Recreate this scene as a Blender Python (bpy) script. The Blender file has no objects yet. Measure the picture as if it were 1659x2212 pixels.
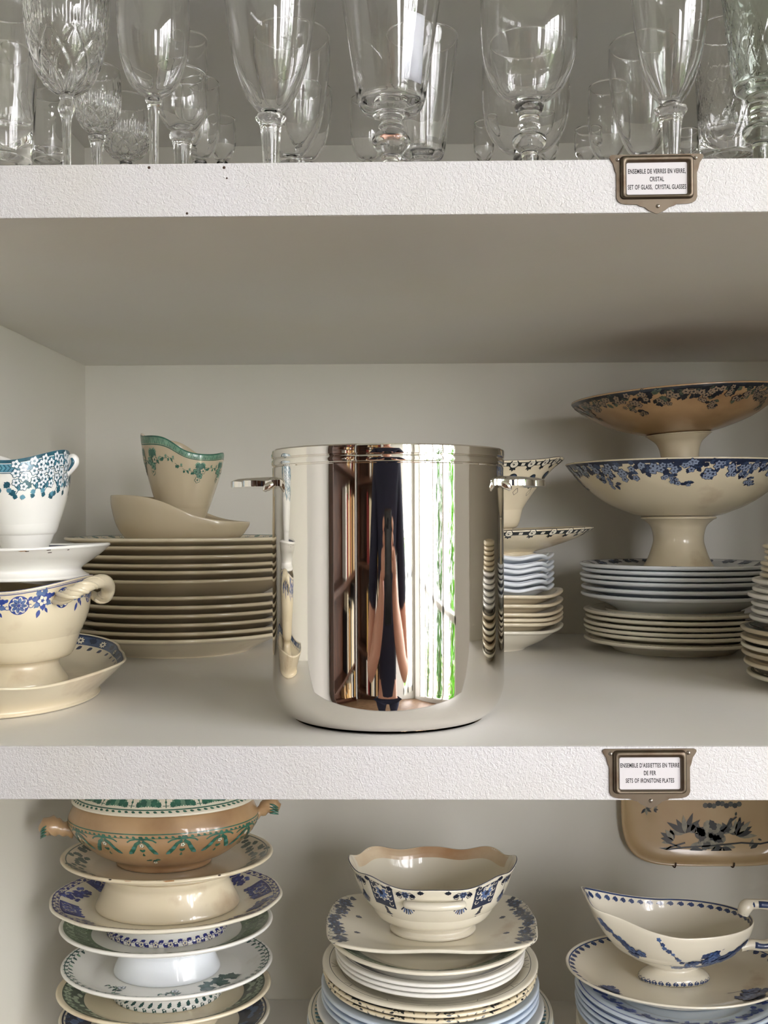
import bpy, bmesh, math, random
from mathutils import Vector, Matrix
C = bpy.context.scene.collection
SCN = bpy.context.scene
PI = math.pi; TAU = 2*PI
sin, cos = math.sin, math.cos
# ------------------------------------------------------------------ camera, world, light
F = 2200.0                       # focal length in pixels of the 1659 x 2212 frame
CAM = Vector((0, 0, 1.30))
ROT = Matrix.Rotation(math.radians(1.0), 3, 'Z') @ Matrix.Rotation(PI/2, 3, 'X') @ Matrix.Rotation(math.radians(-0.2), 3, 'Z')
cd = bpy.data.cameras.new('camera'); cam = bpy.data.objects.new('camera', cd); C.objects.link(cam)
cam.location = CAM; cam.rotation_euler = ROT.to_euler()
cd.sensor_fit = 'HORIZONTAL'; cd.sensor_width = 36; cd.lens = F/1659*36; cd.shift_y = 12/1659; cd.clip_start = .01
SCN.camera = cam
w = bpy.data.worlds.new('world'); SCN.world = w; w.use_nodes = True
bg = w.node_tree.nodes['Background']; bg.inputs[0].default_value = (.98, .955, .99, 1); bg.inputs[1].default_value = 7.9
SCN.view_settings.view_transform = 'Standard'; SCN.view_settings.look = 'None'
SCN.view_settings.exposure = 1.5; SCN.view_settings.gamma = 1
SCN.view_settings.use_curve_mapping = False
cy = SCN.cycles
cy.max_bounces = 18; cy.diffuse_bounces = 7; cy.glossy_bounces = 8; cy.transmission_bounces = 18; cy.transparent_max_bounces = 16
cy.sample_clamp_indirect = 6
# room extents (x, y, z) in metres
RX0, RX1, RY0, CZ = -1.9, 1.75, -3.0, 2.75
WIN = [('x', RX1, -2.35, -.05, .35, 2.45), ('y', RY0, .95, 1.6, .35, 2.45)]   # wall axis, position, span, sill, head
for ax, pos, a0, a1, z0, z1 in WIN:      # light portals for the sky, lying in the window openings
    ld = bpy.data.lights.new('window_portal', 'AREA'); ld.shape = 'RECTANGLE'; ld.size = a1-a0; ld.size_y = z1-z0
    ld.cycles.is_portal = True
    lo = bpy.data.objects.new('window_portal', ld); C.objects.link(lo)
    if ax == 'x': lo.location = (pos+.09, (a0+a1)/2, (z0+z1)/2); lo.rotation_euler = (PI/2, 0, PI/2)
    else: lo.location = ((a0+a1)/2, pos-.09, (z0+z1)/2); lo.rotation_euler = (PI/2, 0, 0)

def ray(px, py):
    return ROT @ Vector(((px-829.5)/F, (1118-py)/F, -1))
def at(px, py, Y):               # point of the photograph at depth Y
    d = ray(px, py); return CAM + d*(Y/d.y)
def ring(pl, pr, Y):             # centre x and radius of a disc seen between two columns
    a = math.atan2(ray(pl, 1118).x, ray(pl, 1118).y); b = math.atan2(ray(pr, 1118).x, ray(pr, 1118).y)
    m = (a+b)/2; return Y*math.tan(m), Y/cos(m)*sin(abs(b-a)/2)
SC = 3700.0                      # pixels per metre in the plane of the shelf fronts
YF = F/SC; YB = 1.17
Z0 = 1.30
ZS = Z0-494/SC                   # middle shelf top
ZSU = ZS-.0312                   # its underside
ZU = Z0+653/SC                   # upper shelf underside
ZG = ZU+.0312                    # upper shelf top
ZL = Z0-.554                     # lower board top
XL = at(185, 1000, YB).x; XR = .515

# ------------------------------------------------------------------ materials
def srgb(r, g, b):
    f = lambda c: (c/255)/12.92 if c/255 <= .04045 else ((c/255+.055)/1.055)**2.4
    return (f(r), f(g), f(b), 1)
MATS = {}
def mat(name, col, rough=.5, metal=0, coat=0, noise=None, bump=None, trans=0, ior=1.5, spec=.5):
    if name in MATS: return MATS[name]
    m = bpy.data.materials.new(name); m.use_nodes = True; nt = m.node_tree; N = nt.nodes; L = nt.links
    p = N['Principled BSDF']; p.inputs['Base Color'].default_value = col; p.inputs['Roughness'].default_value = rough
    p.inputs['Metallic'].default_value = metal; p.inputs['Coat Weight'].default_value = coat
    p.inputs['Coat Roughness'].default_value = .06
    p.inputs['Transmission Weight'].default_value = trans; p.inputs['IOR'].default_value = ior
    p.inputs['Specular IOR Level'].default_value = spec
    tc = N.new('ShaderNodeTexCoord')
    if noise:                    # (scale, second colour, low, high)
        sc, c2, lo, hi = noise
        t = N.new('ShaderNodeTexNoise'); t.inputs['Scale'].default_value = sc; t.inputs['Detail'].default_value = 5
        L.new(tc.outputs['Object'], t.inputs['Vector'])
        r = N.new('ShaderNodeMapRange'); r.inputs[1].default_value = lo; r.inputs[2].default_value = hi
        L.new(t.outputs['Fac'], r.inputs[0])
        x = N.new('ShaderNodeMix'); x.data_type = 'RGBA'; x.inputs[6].default_value = col; x.inputs[7].default_value = c2
        L.new(r.outputs[0], x.inputs[0]); L.new(x.outputs[2], p.inputs['Base Color'])
    if bump:                     # (scale, strength, distance)
        t = N.new('ShaderNodeTexNoise'); t.inputs['Scale'].default_value = bump[0]; t.inputs['Detail'].default_value = 3
        L.new(tc.outputs['Object'], t.inputs['Vector'])
        b = N.new('ShaderNodeBump'); b.inputs['Strength'].default_value = bump[1]; b.inputs['Distance'].default_value = bump[2]
        L.new(t.outputs['Fac'], b.inputs['Height']); L.new(b.outputs[0], p.inputs['Normal'])
    MATS[name] = m; return m
def china(name, col, stain=(150, 105, 60), lo=.60, hi=.95, sc=22):
    return mat(name, col, .38, coat=.75, noise=(sc, srgb(*stain), lo, hi), bump=(60, .08, .002))
CREAM = china('cream_glaze', srgb(222, 210, 182))
IVORY = china('ivory_glaze', srgb(226, 220, 202), lo=.66)
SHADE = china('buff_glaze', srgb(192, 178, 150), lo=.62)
WHITE = china('white_glaze', srgb(232, 231, 226), (170, 150, 120), .68)
COOLW = china('cool_white_glaze', srgb(222, 227, 232), (170, 170, 170), .7)
PALEB = china('pale_blue_glaze', srgb(198, 211, 226), (160, 165, 175), .7)
TAN = china('tan_stained_glaze', srgb(180, 148, 110), (116, 78, 46), .45, .8, 14)
BROWNST = china('brown_stained_glaze', srgb(224, 206, 176), (166, 118, 72), .36, .62, 9)
def ink(name, r, g, b, r2=None):
    return mat(name, srgb(r, g, b), .38, coat=.75, noise=(160, srgb(*(r2 or (int(r*1.25+8), int(g*1.25+8), int(b*1.2+8)))), .35, .75))
NAVY = ink('navy_print', 22, 34, 62); BLUE = ink('blue_print', 38, 58, 128); TEAL = ink('teal_print', 22, 74, 92)
GREEN = ink('green_print', 32, 84, 70); BLACK = ink('black_print', 18, 26, 32); COBALT = ink('cobalt_print', 30, 36, 108)
SLATE = ink('slate_print', 50, 68, 100); MIDB = ink('mid_blue_print', 74, 96, 140); MIDG = ink('mid_green_print', 92, 126, 108)
MIDT = ink('mid_teal_print', 78, 128, 150); DGREY = ink('grey_green_print', 70, 82, 70)
PAINT = mat('white_paint', srgb(224, 223, 221), .42, noise=(5, srgb(222, 218, 208), .4, .8), bump=(220, .12, .001))
PAINTB = mat('white_paint_back', srgb(216, 214, 205), .5, noise=(3, srgb(212, 208, 196), .4, .8), bump=(150, .1, .001))
# orange-peel paint of the shelf fronts
EDGE = mat('textured_edge_paint', srgb(206, 205, 208), .5, noise=(9, srgb(202, 200, 197), .4, .75))
_nt = EDGE.node_tree; _v = _nt.nodes.new('ShaderNodeTexNoise'); _v.inputs['Scale'].default_value = 640; _v.inputs['Detail'].default_value = 2.5
_v.inputs['Distortion'].default_value = .8
_tc = _nt.nodes.new('ShaderNodeTexCoord'); _nt.links.new(_tc.outputs['Object'], _v.inputs['Vector'])
_b = _nt.nodes.new('ShaderNodeBump'); _b.inputs['Strength'].default_value = .75; _b.inputs['Distance'].default_value = .0009
_nt.links.new(_v.outputs['Fac'], _b.inputs['Height']); _nt.links.new(_b.outputs[0], _nt.nodes['Principled BSDF'].inputs['Normal'])
WALLM = mat('room_wall_paint', srgb(206, 205, 200), .7, bump=(60, .1, .002))
GLASS = mat('clear_glass', (1, 1, 1, 1), 0, trans=1, ior=1.48, noise=None)
GREENGLASS = mat('greenish_glass', srgb(246, 251, 247), 0, trans=1, ior=1.48)
SILVER = mat('silver_plate', srgb(236, 232, 226), .03, metal=1, bump=(9, .025, .004))
BRASS = mat('aged_nickel', srgb(104, 94, 82), .42, metal=1, noise=(90, srgb(82, 62, 48), .5, .85), bump=(90, .2, .0006))
STEEL = mat('screw_steel', srgb(190, 186, 178), .3, metal=1)
DARKM = mat('rust_dark', srgb(60, 42, 30), .6)

# ------------------------------------------------------------------ mesh helpers
def link(name, me, m=None, parent=None, loc=None, smooth=True, ang=None):
    if m is not None:
        for k in (m if isinstance(m, (list, tuple)) else [m]): me.materials.append(k)
    if smooth:
        me.polygons.foreach_set('use_smooth', [True]*len(me.polygons))
        if ang: me.set_sharp_from_angle(angle=math.radians(ang))
    o = bpy.data.objects.new(name, me); C.objects.link(o)
    if parent is not None: o.parent = parent
    if loc is not None: o.location = loc
    return o
def raw(name, vs, fs, m=None, parent=None, loc=None, smooth=False, ang=None, mi=None):
    me = bpy.data.meshes.new(name); me.from_pydata([tuple(v) for v in vs], [], fs)
    if mi: me.polygons.foreach_set('material_index', mi)
    return link(name, me, m, parent, loc, smooth, ang)
def tag(o, label, cat=None, group=None, kind=None):
    if label: o['label'] = label
    if cat: o['category'] = cat
    if group: o['group'] = group
    if kind: o['kind'] = kind
    return o
def thing(name, label, cat, loc, group=None, rot=(0, 0, 0)):
    o = bpy.data.objects.new(name, None); o.empty_display_size = .02; C.objects.link(o); o.location = loc; o.rotation_euler = rot
    return tag(o, label, cat, group)
def box(name, x0, x1, y0, y1, z0, z1, m, parent=None, kind=None, bev=0):
    bm = bmesh.new(); bmesh.ops.create_cube(bm, size=1)
    c = Vector(((x0+x1)/2, (y0+y1)/2, (z0+z1)/2))
    for v in bm.verts: v.co = Vector((v.co.x*(x1-x0), v.co.y*(y1-y0), v.co.z*(z1-z0)))
    if bev: bmesh.ops.bevel(bm, geom=list(bm.edges), offset=bev, segments=2, affect='EDGES', profile=.5)
    me = bpy.data.meshes.new(name); bm.to_mesh(me); bm.free()
    o = link(name, me, m, parent, c - (parent.location if parent is not None else Vector((0, 0, 0))), smooth=False)
    if kind: o['kind'] = kind
    return o
def catmull(pts, n=5):
    if n <= 1: return list(pts)
    P = [pts[0]]+list(pts)+[pts[-1]]; out = []
    for i in range(1, len(P)-2):
        p0, p1, p2, p3 = [Vector(p) for p in P[i-1:i+3]]
        for k in range(n):
            t = k/n
            out.append(.5*((2*p1)+(p2-p0)*t+(2*p0-5*p1+4*p2-p3)*t*t+(3*p1-p0-3*p2+p3)*t**3))
    out.append(Vector(pts[-1])); return out
class Surf:
    """surface of revolution, warped; rim = index of the control point where outside turns into inside"""
    def __init__(s, ctrl, rim, warp=None, n=5, seg=72):
        zm = min(p[1] for p in ctrl); s.prof = [(max(p[0], 0), max(p[1], zm)) for p in catmull(ctrl, n)]; s.rim = rim*n; s.seg = seg
        s.warp = warp or (lambda th, r, z: (r*cos(th), r*sin(th), z))
        s.L = [0]; q = [Vector(s.warp(-1.1, r, z)) for r, z in s.prof]
        for a, b in zip(q, q[1:]): s.L.append(s.L[-1]+(b-a).length)
    def rz(s, d):
        a = min(max(s.L[s.rim]-d, 0), s.L[-1]); lo, hi = 0, len(s.L)-1
        while hi-lo > 1:
            m = (lo+hi)//2
            if s.L[m] <= a: lo = m
            else: hi = m
        t = (a-s.L[lo])/max(s.L[hi]-s.L[lo], 1e-9); p, q = s.prof[lo], s.prof[hi]
        return p[0]+(q[0]-p[0])*t, p[1]+(q[1]-p[1])*t
    def P(s, th, d): return Vector(s.warp(th, *s.rz(d)))
    def frame(s, th, d):
        p = s.P(th, d); dt = s.P(th+.004, d)-s.P(th-.004, d); e = .0006
        da = s.P(th, d-e)-s.P(th, d+e); n = dt.cross(da)
        return p, (n.normalized() if n.length > 1e-12 else Vector((0, 0, 1)))
    def mesh(s, name, m, parent=None, loc=None, ang=50):
        vs, fs, rows = [], [], []
        for r, z in s.prof:
            if r < 1e-5: rows.append([len(vs)]); vs.append(s.warp(0, 0, z))
            else:
                rows.append(list(range(len(vs), len(vs)+s.seg)))
                for k in range(s.seg): vs.append(s.warp(TAU*k/s.seg, r, z))
        for A, B in zip(rows, rows[1:]):
            for k in range(s.seg):
                k2 = (k+1) % s.seg
                if len(A) == 1 and len(B) == 1: continue
                if len(A) == 1: fs.append((A[0], B[k2], B[k])); continue
                if len(B) == 1: fs.append((A[k], A[k2], B[0])); continue
                fs.append((A[k], A[k2], B[k2], B[k]))
        return raw(name, vs, fs, m, parent, loc, True, ang)
class Dec:
    """printed decoration: small polygons lying on a Surf"""
    E = .00013
    def __init__(s, surf, mats): s.S = surf; s.v = []; s.f = []; s.mi = []; s.m = mats; s.k = 1; s.origin(0, 0)
    def origin(s, th, d):
        s.th, s.d = th, d
        s.r = max((s.S.P(th+.02, d)-s.S.P(th-.02, d)).length/.04, .004)
    def p(s, a, b, lay):
        a *= s.k; b *= s.k; P, N = s.S.frame(s.th+a/s.r, s.d+b); return P+N*s.E*lay
    def fan(s, pts, mi=0, lay=1):
        n = len(pts); cx = sum(p[0] for p in pts)/n; cyy = sum(p[1] for p in pts)/n
        i = len(s.v); s.v.append(s.p(cx, cyy, lay))
        for q in pts: s.v.append(s.p(q[0], q[1], lay))
        for k in range(n): s.f.append((i, i+1+k, i+1+(k+1) % n)); s.mi.append(mi)
    def stroke(s, pts, w, mi=0, lay=1):
        n = len(pts); i = len(s.v)
        for k in range(n):
            a, b = pts[max(k-1, 0)], pts[min(k+1, n-1)]; dx, dy = b[0]-a[0], b[1]-a[1]; l = math.hypot(dx, dy) or 1
            ww = (w if not isinstance(w, (list, tuple)) else w[0]+(w[1]-w[0])*k/(n-1))/2
            s.v.append(s.p(pts[k][0]-dy/l*ww, pts[k][1]+dx/l*ww, lay)); s.v.append(s.p(pts[k][0]+dy/l*ww, pts[k][1]-dx/l*ww, lay))
        for k in range(n-1): s.f.append((i+2*k, i+2*k+1, i+2*k+3, i+2*k+2)); s.mi.append(mi)
    def leaf(s, x, y, a, l, w, mi=0, lay=1, lobes=0):
        c, t = cos(a), sin(a); up, dn = [], []
        n = 5+lobes*2
        for k in range(n+1):
            u = k/n; ww = w*.5*math.sin(PI*u**.8)*(1+(.45 if lobes and k % 2 else 0)); X = u*l
            up.append((x+X*c-ww*t, y+X*t+ww*c))
            if 0 < k < n: dn.append((x+X*c+ww*t, y+X*t-ww*c))
        s.fan(up+dn[::-1], mi, lay)
    def disc(s, x, y, r, mi=0, lay=1, n=8): s.fan([(x+r*cos(TAU*k/n), y+r*sin(TAU*k/n)) for k in range(n)], mi, lay)
    def flower(s, x, y, r, n=5, dark=0, light=1, rot=0, lay=1, filled=False):
        pts = []
        for k in range(n*4):
            a = TAU*k/(n*4)+rot; pts.append((x+r*(.72+.28*abs(cos(n*(a-rot)/2)))*cos(a), y+r*(.72+.28*abs(cos(n*(a-rot)/2)))*sin(a)))
        s.fan(pts, dark, lay)
        if not filled:
            for k in range(n):
                a = TAU*k/n+rot; s.leaf(x+r*.2*cos(a), y+r*.2*sin(a), a, r*.7, r*.58*5/n*1.1, light, lay+1)
            s.disc(x, y, r*.17, dark, lay+2, 6)
        else: s.disc(x, y, r*.2, light, lay+1, 6)
    def band(s, d0, d1, mi=0, lay=1, n=144, steps=1, a0=0, a1=TAU):
        for j in range(steps):
            e0 = d0+(d1-d0)*j/steps; e1 = d0+(d1-d0)*(j+1)/steps; i = len(s.v)
            for k in range(n+1):
                th = a0+(a1-a0)*k/n
                for e in (e0, e1):
                    P, N = s.S.frame(th, e); s.v.append(P+N*s.E*lay)
            for k in range(n): s.f.append((i+2*k, i+2*k+2, i+2*k+3, i+2*k+1)); s.mi.append(mi)
    def build(s, name, parent, loc=None):
        return tag(raw(name, s.v, s.f, s.m, parent, loc, True, mi=s.mi), None, kind='stuff')
def cluster(d, rnd, size, nf=3, nl=6, down=1, mats=(0, 1, 2)):
    for k in range(nl):
        a = rnd.uniform(-.4, PI+.4)*down; l = size*rnd.uniform(.35, .7)
        x, y = rnd.uniform(-.5, .5)*size, rnd.uniform(-.1, .6)*size*down
        d.leaf(x, y, a, l, l*.55, rnd.choice((mats[0], mats[0], mats[2])), 1+k % 2, lobes=1)
    for k in range(nf):
        d.flower(rnd.uniform(-.6, .6)*size, rnd.uniform(0, .7)*size*down, size*rnd.uniform(.22, .36), 5, mats[0], mats[1], rnd.random()*3, 3)
def sprig(d, x, y, a, l, rnd, w=.0005, mats=(0, 1, 2), n=5):
    pts = [(x+l*t*cos(a+.5*t), y+l*t*sin(a+.5*t)) for t in [k/6 for k in range(7)]]; d.stroke(pts, w, mats[0], 1)
    for k in range(n):
        t = (k+1)/n; px, py = x+l*t*cos(a+.5*t), y+l*t*sin(a+.5*t)
        d.leaf(px, py, a+(.9 if k % 2 else -.8), l*.28, l*.14, mats[0] if k % 3 else mats[2], 2)
def around(S, mats, n, fn, d0=0, a0=0, a1=TAU, name=None, parent=None):
    D = Dec(S, mats)
    for k in range(n): D.origin(a0+(a1-a0)*(k+.5)/n, d0); fn(D, k)
    return D
def tube(path, rad, seg=10, n=5, cap=True):
    P = catmull([Vector(p) for p in path], n); R = [rad]*len(P) if not isinstance(rad, (list, tuple)) else [q[0] for q in catmull([(r, 0) for r in rad], n)]
    vs, fs = [], []; up = Vector((0, 0, 1)); T0 = (P[1]-P[0]).normalized()
    a = T0.cross(up)
    if a.length < .1: a = T0.cross(Vector((0, 1, 0)))
    a.normalize()
    for i, p in enumerate(P):
        T = (P[min(i+1, len(P)-1)]-P[max(i-1, 0)]).normalized(); a = (a-T*a.dot(T)).normalized(); b = T.cross(a)
        for k in range(seg): vs.append(p+(a*cos(TAU*k/seg)+b*sin(TAU*k/seg))*R[i])
    for i in range(len(P)-1):
        for k in range(seg):
            k2 = (k+1) % seg; fs.append((i*seg+k, i*seg+k2, (i+1)*seg+k2, (i+1)*seg+k))
    if cap: fs.append(tuple(range(seg))[::-1]); fs.append(tuple(range(len(vs)-seg, len(vs))))
    return vs, fs
def tobj(name, path, rad, m, parent=None, loc=None, seg=10, n=5):
    v, f = tube(path, rad, seg, n); return raw(name, v, f, m, parent, loc, True, 60)
ORD = ['top', 'second', 'third', 'fourth', 'fifth', 'sixth', 'seventh', 'eighth', 'ninth', 'tenth', 'eleventh', 'twelfth', 'thirteenth', 'fourteenth', 'fifteenth', 'sixteenth', 'seventeenth', 'eighteenth', 'nineteenth', 'twentieth']
def ordn(i, n): return 'bottom' if i == n-1 else ORD[i]

# ------------------------------------------------------------------ the shelf unit
unit = thing('shelf_unit', 'white painted built-in shelf unit holding the glasses and crockery', 'shelf unit', (0, YF, 0))
T = .02
box('back_panel', XL-T, XR+T, YB, YB+.015, .08, CZ-.15, PAINTB, unit)
box('side_panel', XL-T, XL, YF, YB, .08, CZ-.15, PAINTB, unit)
box('side_panel', XR, XR+T, YF, YB, .08, CZ-.15, PAINTB, unit)
def shelf(zt, th, label):
    s = box('shelf', XL, XR, YF+.0012, YB, zt-th, zt, PAINT, unit, bev=.0006)
    if label: s['label'] = label
    e = box('shelf_edging', XL-T, XR+T, YF-.0006, YF+.0012, zt-th, zt, EDGE, None, bev=.0005)
    e.parent = s; e.location = e.location-unit.location-s.location
    return s
sh_up = shelf(ZG, .0312, None); sh_mid = shelf(ZS, .0312, None)
shelf(ZL, .03, None); shelf(at(829, 313, YB).z+.0312, .0312, None); shelf(.42, .03, None); shelf(ZG+.62, .03, None); shelf(ZG+.9, .03, None)
for px, py, r in ((322, 362, .0009), (484, 362, .0009), (490, 385, .0006), (404, 461, .0008), (1385, 378, .0005)):
    p = at(px, py, YF-.0007)
    vs, fs = [], []
    for k in range(8): vs.append((r*cos(TAU*k/8), 0, r*sin(TAU*k/8)))
    vs.append((0, -.0004, 0)); fs = [(k, (k+1) % 8, 8) for k in range(8)]
    raw('nail', vs, fs, DARKM, unit, p-unit.location, True)
# the room around the camera
def room():
    W = .18
    box('floor', RX0-W, RX1+W, RY0-W, YB+.3, -.05, 0, mat('oak_floor', srgb(122, 96, 72), .4, noise=(6, srgb(90, 68, 48), .3, .7)), kind='structure')
    box('ceiling', RX0-W, RX1+W, RY0-W, YB+.3, CZ, CZ+.05, WALLM, kind='structure')
    box('wall_left', RX0-W, RX0, RY0-W, YF, 0, CZ, WALLM, kind='structure')
    fr = [(RX0, XL-T-.001), (XR+T+.001, RX1)]
    box('wall_front', RX0, XL-T-.001, YF+.0012, YF+.09, 0, CZ, WALLM, kind='structure')
    box('wall_front', XR+T+.001, RX1+W, YF+.0012, YF+.09, 0, CZ, WALLM, kind='structure')
    box('wall_front', XL-T, XR+T, YF+.01, YF+.1, CZ-.15, CZ, WALLM, kind='structure')
    box('wall_front', XL-T, XR+T, YF+.01, YF+.1, 0, .08, WALLM, kind='structure')
    def wall_with(ax, pos, a0, a1, z0, z1, lo, hi, name):
        def b(s0, s1, t0, t1):
            if ax == 'x': box(name, pos, pos+W, s0, s1, t0, t1, WALLM, kind='structure')
            else: box(name, s0, s1, pos-W, pos, t0, t1, WALLM, kind='structure')
        b(lo, a0, 0, CZ); b(a1, hi, 0, CZ); b(a0, a1, 0, z0); b(a0, a1, z1, CZ)
    wall_with(*WIN[0], RY0-W, YF+.0012, 'wall_right'); wall_with(*WIN[1], RX0, RX1, 'wall_back')
    fm = mat('window_frame_paint', srgb(235, 235, 230), .35)
    for i, (ax, pos, a0, a1, z0, z1) in enumerate(WIN):
        win = thing('window_%d' % (i+1), None, None, (0, 0, 0)); win['kind'] = 'structure'
        def b(nm, s0, s1, t0, t1, d0=.03, d1=.08, m=fm):
            if ax == 'x': return box(nm, pos+d0, pos+d1, s0, s1, t0, t1, m, win)
            return box(nm, s0, s1, pos-d1, pos-d0, t0, t1, m, win)
        b('frame', a0, a1, z0, z0+.06); b('frame', a0, a1, z1-.06, z1); b('frame', a0, a0+.06, z0, z1); b('frame', a1-.06, a1, z0, z1)
        n = 4 if i == 0 else 2
        for k in range(1, n): c = a0+(a1-a0)*k/n; b('mullion', c-.035, c+.035, z0, z1)
        for z in (z0+.7, z0+1.4): b('glazing_bar', a0, a1, z-.012, z+.012)
room()

# ------------------------------------------------------------------ silver cooler
def cooler():
    R, H = .0778, ZS*0+.178
    p = at(838, 1118, .689); t = thing('ice_bucket', 'polished silver-plated cylindrical wine cooler with shell handles standing at the front', 'wine cooler', (p.x, .689, ZS+.0002))
    o = [(0, .0008), (R-.024, .0008), (R-.022, 0), (R-.014, .0006)]
    for k in range(1, 13):
        a = PI/2*k/12; o.append((R-.020+.020*sin(a), .026-.026*cos(a)+.0003*(12-k)/12))
    o += [(R, .05), (R, .09), (R, .13), (R, H-.0118), (R-.0006, H-.0112), (R-.0006, H-.0108), (R+.0003, H-.0103), (R+.0006, H-.0085), (R+.0003, H-.0068), (R-.0005, H-.0063), (R-.0005, H-.006),
          (R+.0004, H-.0056), (R+.0006, H-.003), (R+.0004, H-.0008), (R-.0002, H), (R-.0014, H)]
    rim = len(o)-1
    o += [(R-.0019, H-.0006), (R-.002, H-.02), (R-.002, .03), (R-.01, .006), (R-.03, .0028), (0, .0028)]
    Surf(o, rim, n=1, seg=256).mesh('body', SILVER, t, ang=28)
    for s in (-1, 1):
        vs, fs = [], []; na, nr = 132, 10; cx = R-.013; Rr = .0425; zc = at(540, 1045, .689).z-ZS
        for top in (1, 0):
            for i in range(na+1):
                a = -PI/2*1.12+PI*1.12*i/na; lob = abs(sin(5.5*(a+PI*.56)))**.8
                for j in range(nr+1):
                    u = j/nr; rr = Rr*u*(.92+.08*lob)
                    z = (.0020+.0022*(1-u**3)+.0018*(lob-1)*u if top else -.0030)
                    if top and j == nr: z = .0004+.0006*lob
                    vs.append((s*(cx+rr*cos(a)*.98), rr*sin(a)*.86, zc+z))
        st = nr+1; off = (na+1)*st
        for i in range(na):
            for j in range(nr):
                A = i*st+j; q = (A, A+1, A+st+1, A+st); fs.append(q if s > 0 else q[::-1]); q2 = tuple(x+off for x in q); fs.append(q2[::-1] if s > 0 else q2)
            A = i*st+nr; q = (A, off+A, off+A+st, A+st); fs.append(q if s > 0 else q[::-1])
        h = raw('handle', vs, fs, SILVER, t, None, True, 60); h['label'] = 'scalloped shell handle on the %s' % ('right' if s > 0 else 'left')
        tobj('handle_lug', [(s*(R-.008), -.024, zc), (s*(R-.006), -.032, zc-.0005), (s*(R-.0005), -.0335, zc-.0035), (s*(R+.0015), -.033, zc-.006)], [.001, .002, .0026, .0012], SILVER, h, seg=12)
cooler()

# ------------------------------------------------------------------ plates
def plate_surf(R, h, wl, t=.0042, rf=None, warp=None, n=3, seg=96):
    rf = rf or R*.6; t = min(t, wl*.62)
    c = [(0, .0014), (rf-.005, .0014), (rf-.0035, 0), (rf, 0), (rf+.002, .0018), (R*.76, h*.42), (R*.9, h*.72), (R-.0035, h-.0040), (R-.0006, h-.0028),
         (R, h-.0012), (R-.0012, h), (R-.005, h-.0004), (R*.9, h*.72+t), (R*.76, h*.42+t), (rf+.009, wl+.0022), (rf+.004, wl+.0001), (rf-.004, wl), (0, wl)]
    return Surf(c, 10, warp, n, seg)
def stack(name, items, base, cx, cyy, m, label, cat, group=None, notch=None, seg=96, warpf=None, rf=.6, parts=None):
    """items: list from the bottom up of dicts(z = rim height in the world, R, h)"""
    org = []; n = len(items)
    z = base
    for i, it in enumerate(items):
        z0 = base+.00015 if i == 0 else it['z']-it['h']
        org.append(z0)
    out = []
    for i, it in enumerate(items):
        wl = (org[i+1]-org[i]-.00015) if i < n-1 else .006
        wl = max(wl, .0035)
        h = it['z']-org[i]
        R = it['R']; w = warpf(R, h, it) if warpf else None
        S = plate_surf(R, h, wl if i < n-1 else .006, it.get('t', .0042), R*it.get('rf', rf), w, seg=seg)
        mm = it.get('m', m)
        o = S.mesh(name, mm, None, (cx+it.get('dx', 0), cyy+it.get('dy', 0), org[i]))
        lab = it.get('label') or label % ordn(n-1-i, n)
        tag(o, lab, cat, group); out.append((o, S, org[i], wl))
    return out
def print_on(o, S, mats, fn, name='printed_border'):
    D = Dec(S, mats); fn(D); return D.build(name, o)

# left stack
LY = 1.032; lx, LR_ = ring(137, 640, LY)
LR_ = .1165
rz = lambda py, Y: at(829, py, Y).z
yf = LY-LR_
items = [dict(z=rz(y, yf), R=LR_*(1-.012*((i*7) % 3)/2), h=.0225, dx=.0012*((i*5) % 3-1)) for i, y in enumerate((1383, 1367, 1348, 1328, 1309, 1289, 1253, 1233, 1218, 1199, 1179, 1162))]
items[6]['h'] = .0225+.0065
items[11]['m'] = CREAM
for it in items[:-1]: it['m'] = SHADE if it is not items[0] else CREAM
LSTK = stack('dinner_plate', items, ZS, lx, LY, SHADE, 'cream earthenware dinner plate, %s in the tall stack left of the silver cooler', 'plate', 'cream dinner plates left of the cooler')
o, S, _, _ = LSTK[-1]
def greenrim(D):
    rnd = random.Random(3); D.band(-.0015, -.0042, 0, 1); D.band(-.0145, -.0153, 0, 1)
    for k in range(54):
        D.origin(TAU*k/54, -.009); D.flower(0, 0, .0034, 5, 0, 1, k, 1) if k % 2 else D.leaf(-.004, 0, .4, .009, .005, 0, 1, 1)
print_on(o, S, [GREEN, IVORY, MIDG], greenrim)

# right stack under the compotes
CY = 1.026; cx_, _r = ring(1265, 1652, CY)
cxp = at(1463, 1118, CY).x
R1, R2 = .0886, .0955
it2 = [dict(z=rz(y, CY-R1), R=R1, h=.0138, rf=.66) for y in (1399, 1382, 1371, 1359, 1346, 1333)] + \
      [dict(z=rz(y, CY-R2), R=R2*(1+.01*(i % 2)), h=.0165 if i else .0182, rf=.62, m=COOLW) for i, y in enumerate((1296, 1280, 1263, 1251, 1238, 1226))]
def it_label(i):
    if i < 6: return 'ivory plate with dark flecked rim, %s of the lower six under the compotes' % ordn(5-i, 6)
    return 'cool white dinner plate with blue print, %s of the upper six under the compotes' % ordn(11-i, 6)
for i, it in enumerate(it2): it['label'] = it_label(i); it['dx'] = (.0015 if i % 3 == 1 else 0)-(.004 if i < 6 else 0)
RST = stack('dinner_plate', it2, ZS, cxp, CY, IVORY, '', 'plate', 'plates stacked under the footed compotes')
for j, (o, S, _, _) in enumerate(RST[:-1]):
    rnd = random.Random(j+5)
    def fl(D):
        for k in range(30):
            a = rnd.uniform(PI*1.05, PI*1.95); D.origin(a, -.0004)
            l = rnd.uniform(.001, .004); D.fan([(0, 0), (l/2, .0008), (l, .0006), (l, -.0005), (0, -.0006)], 0, 1)
    print_on(o, S, [NAVY], fl, 'rim_flecks')
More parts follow.
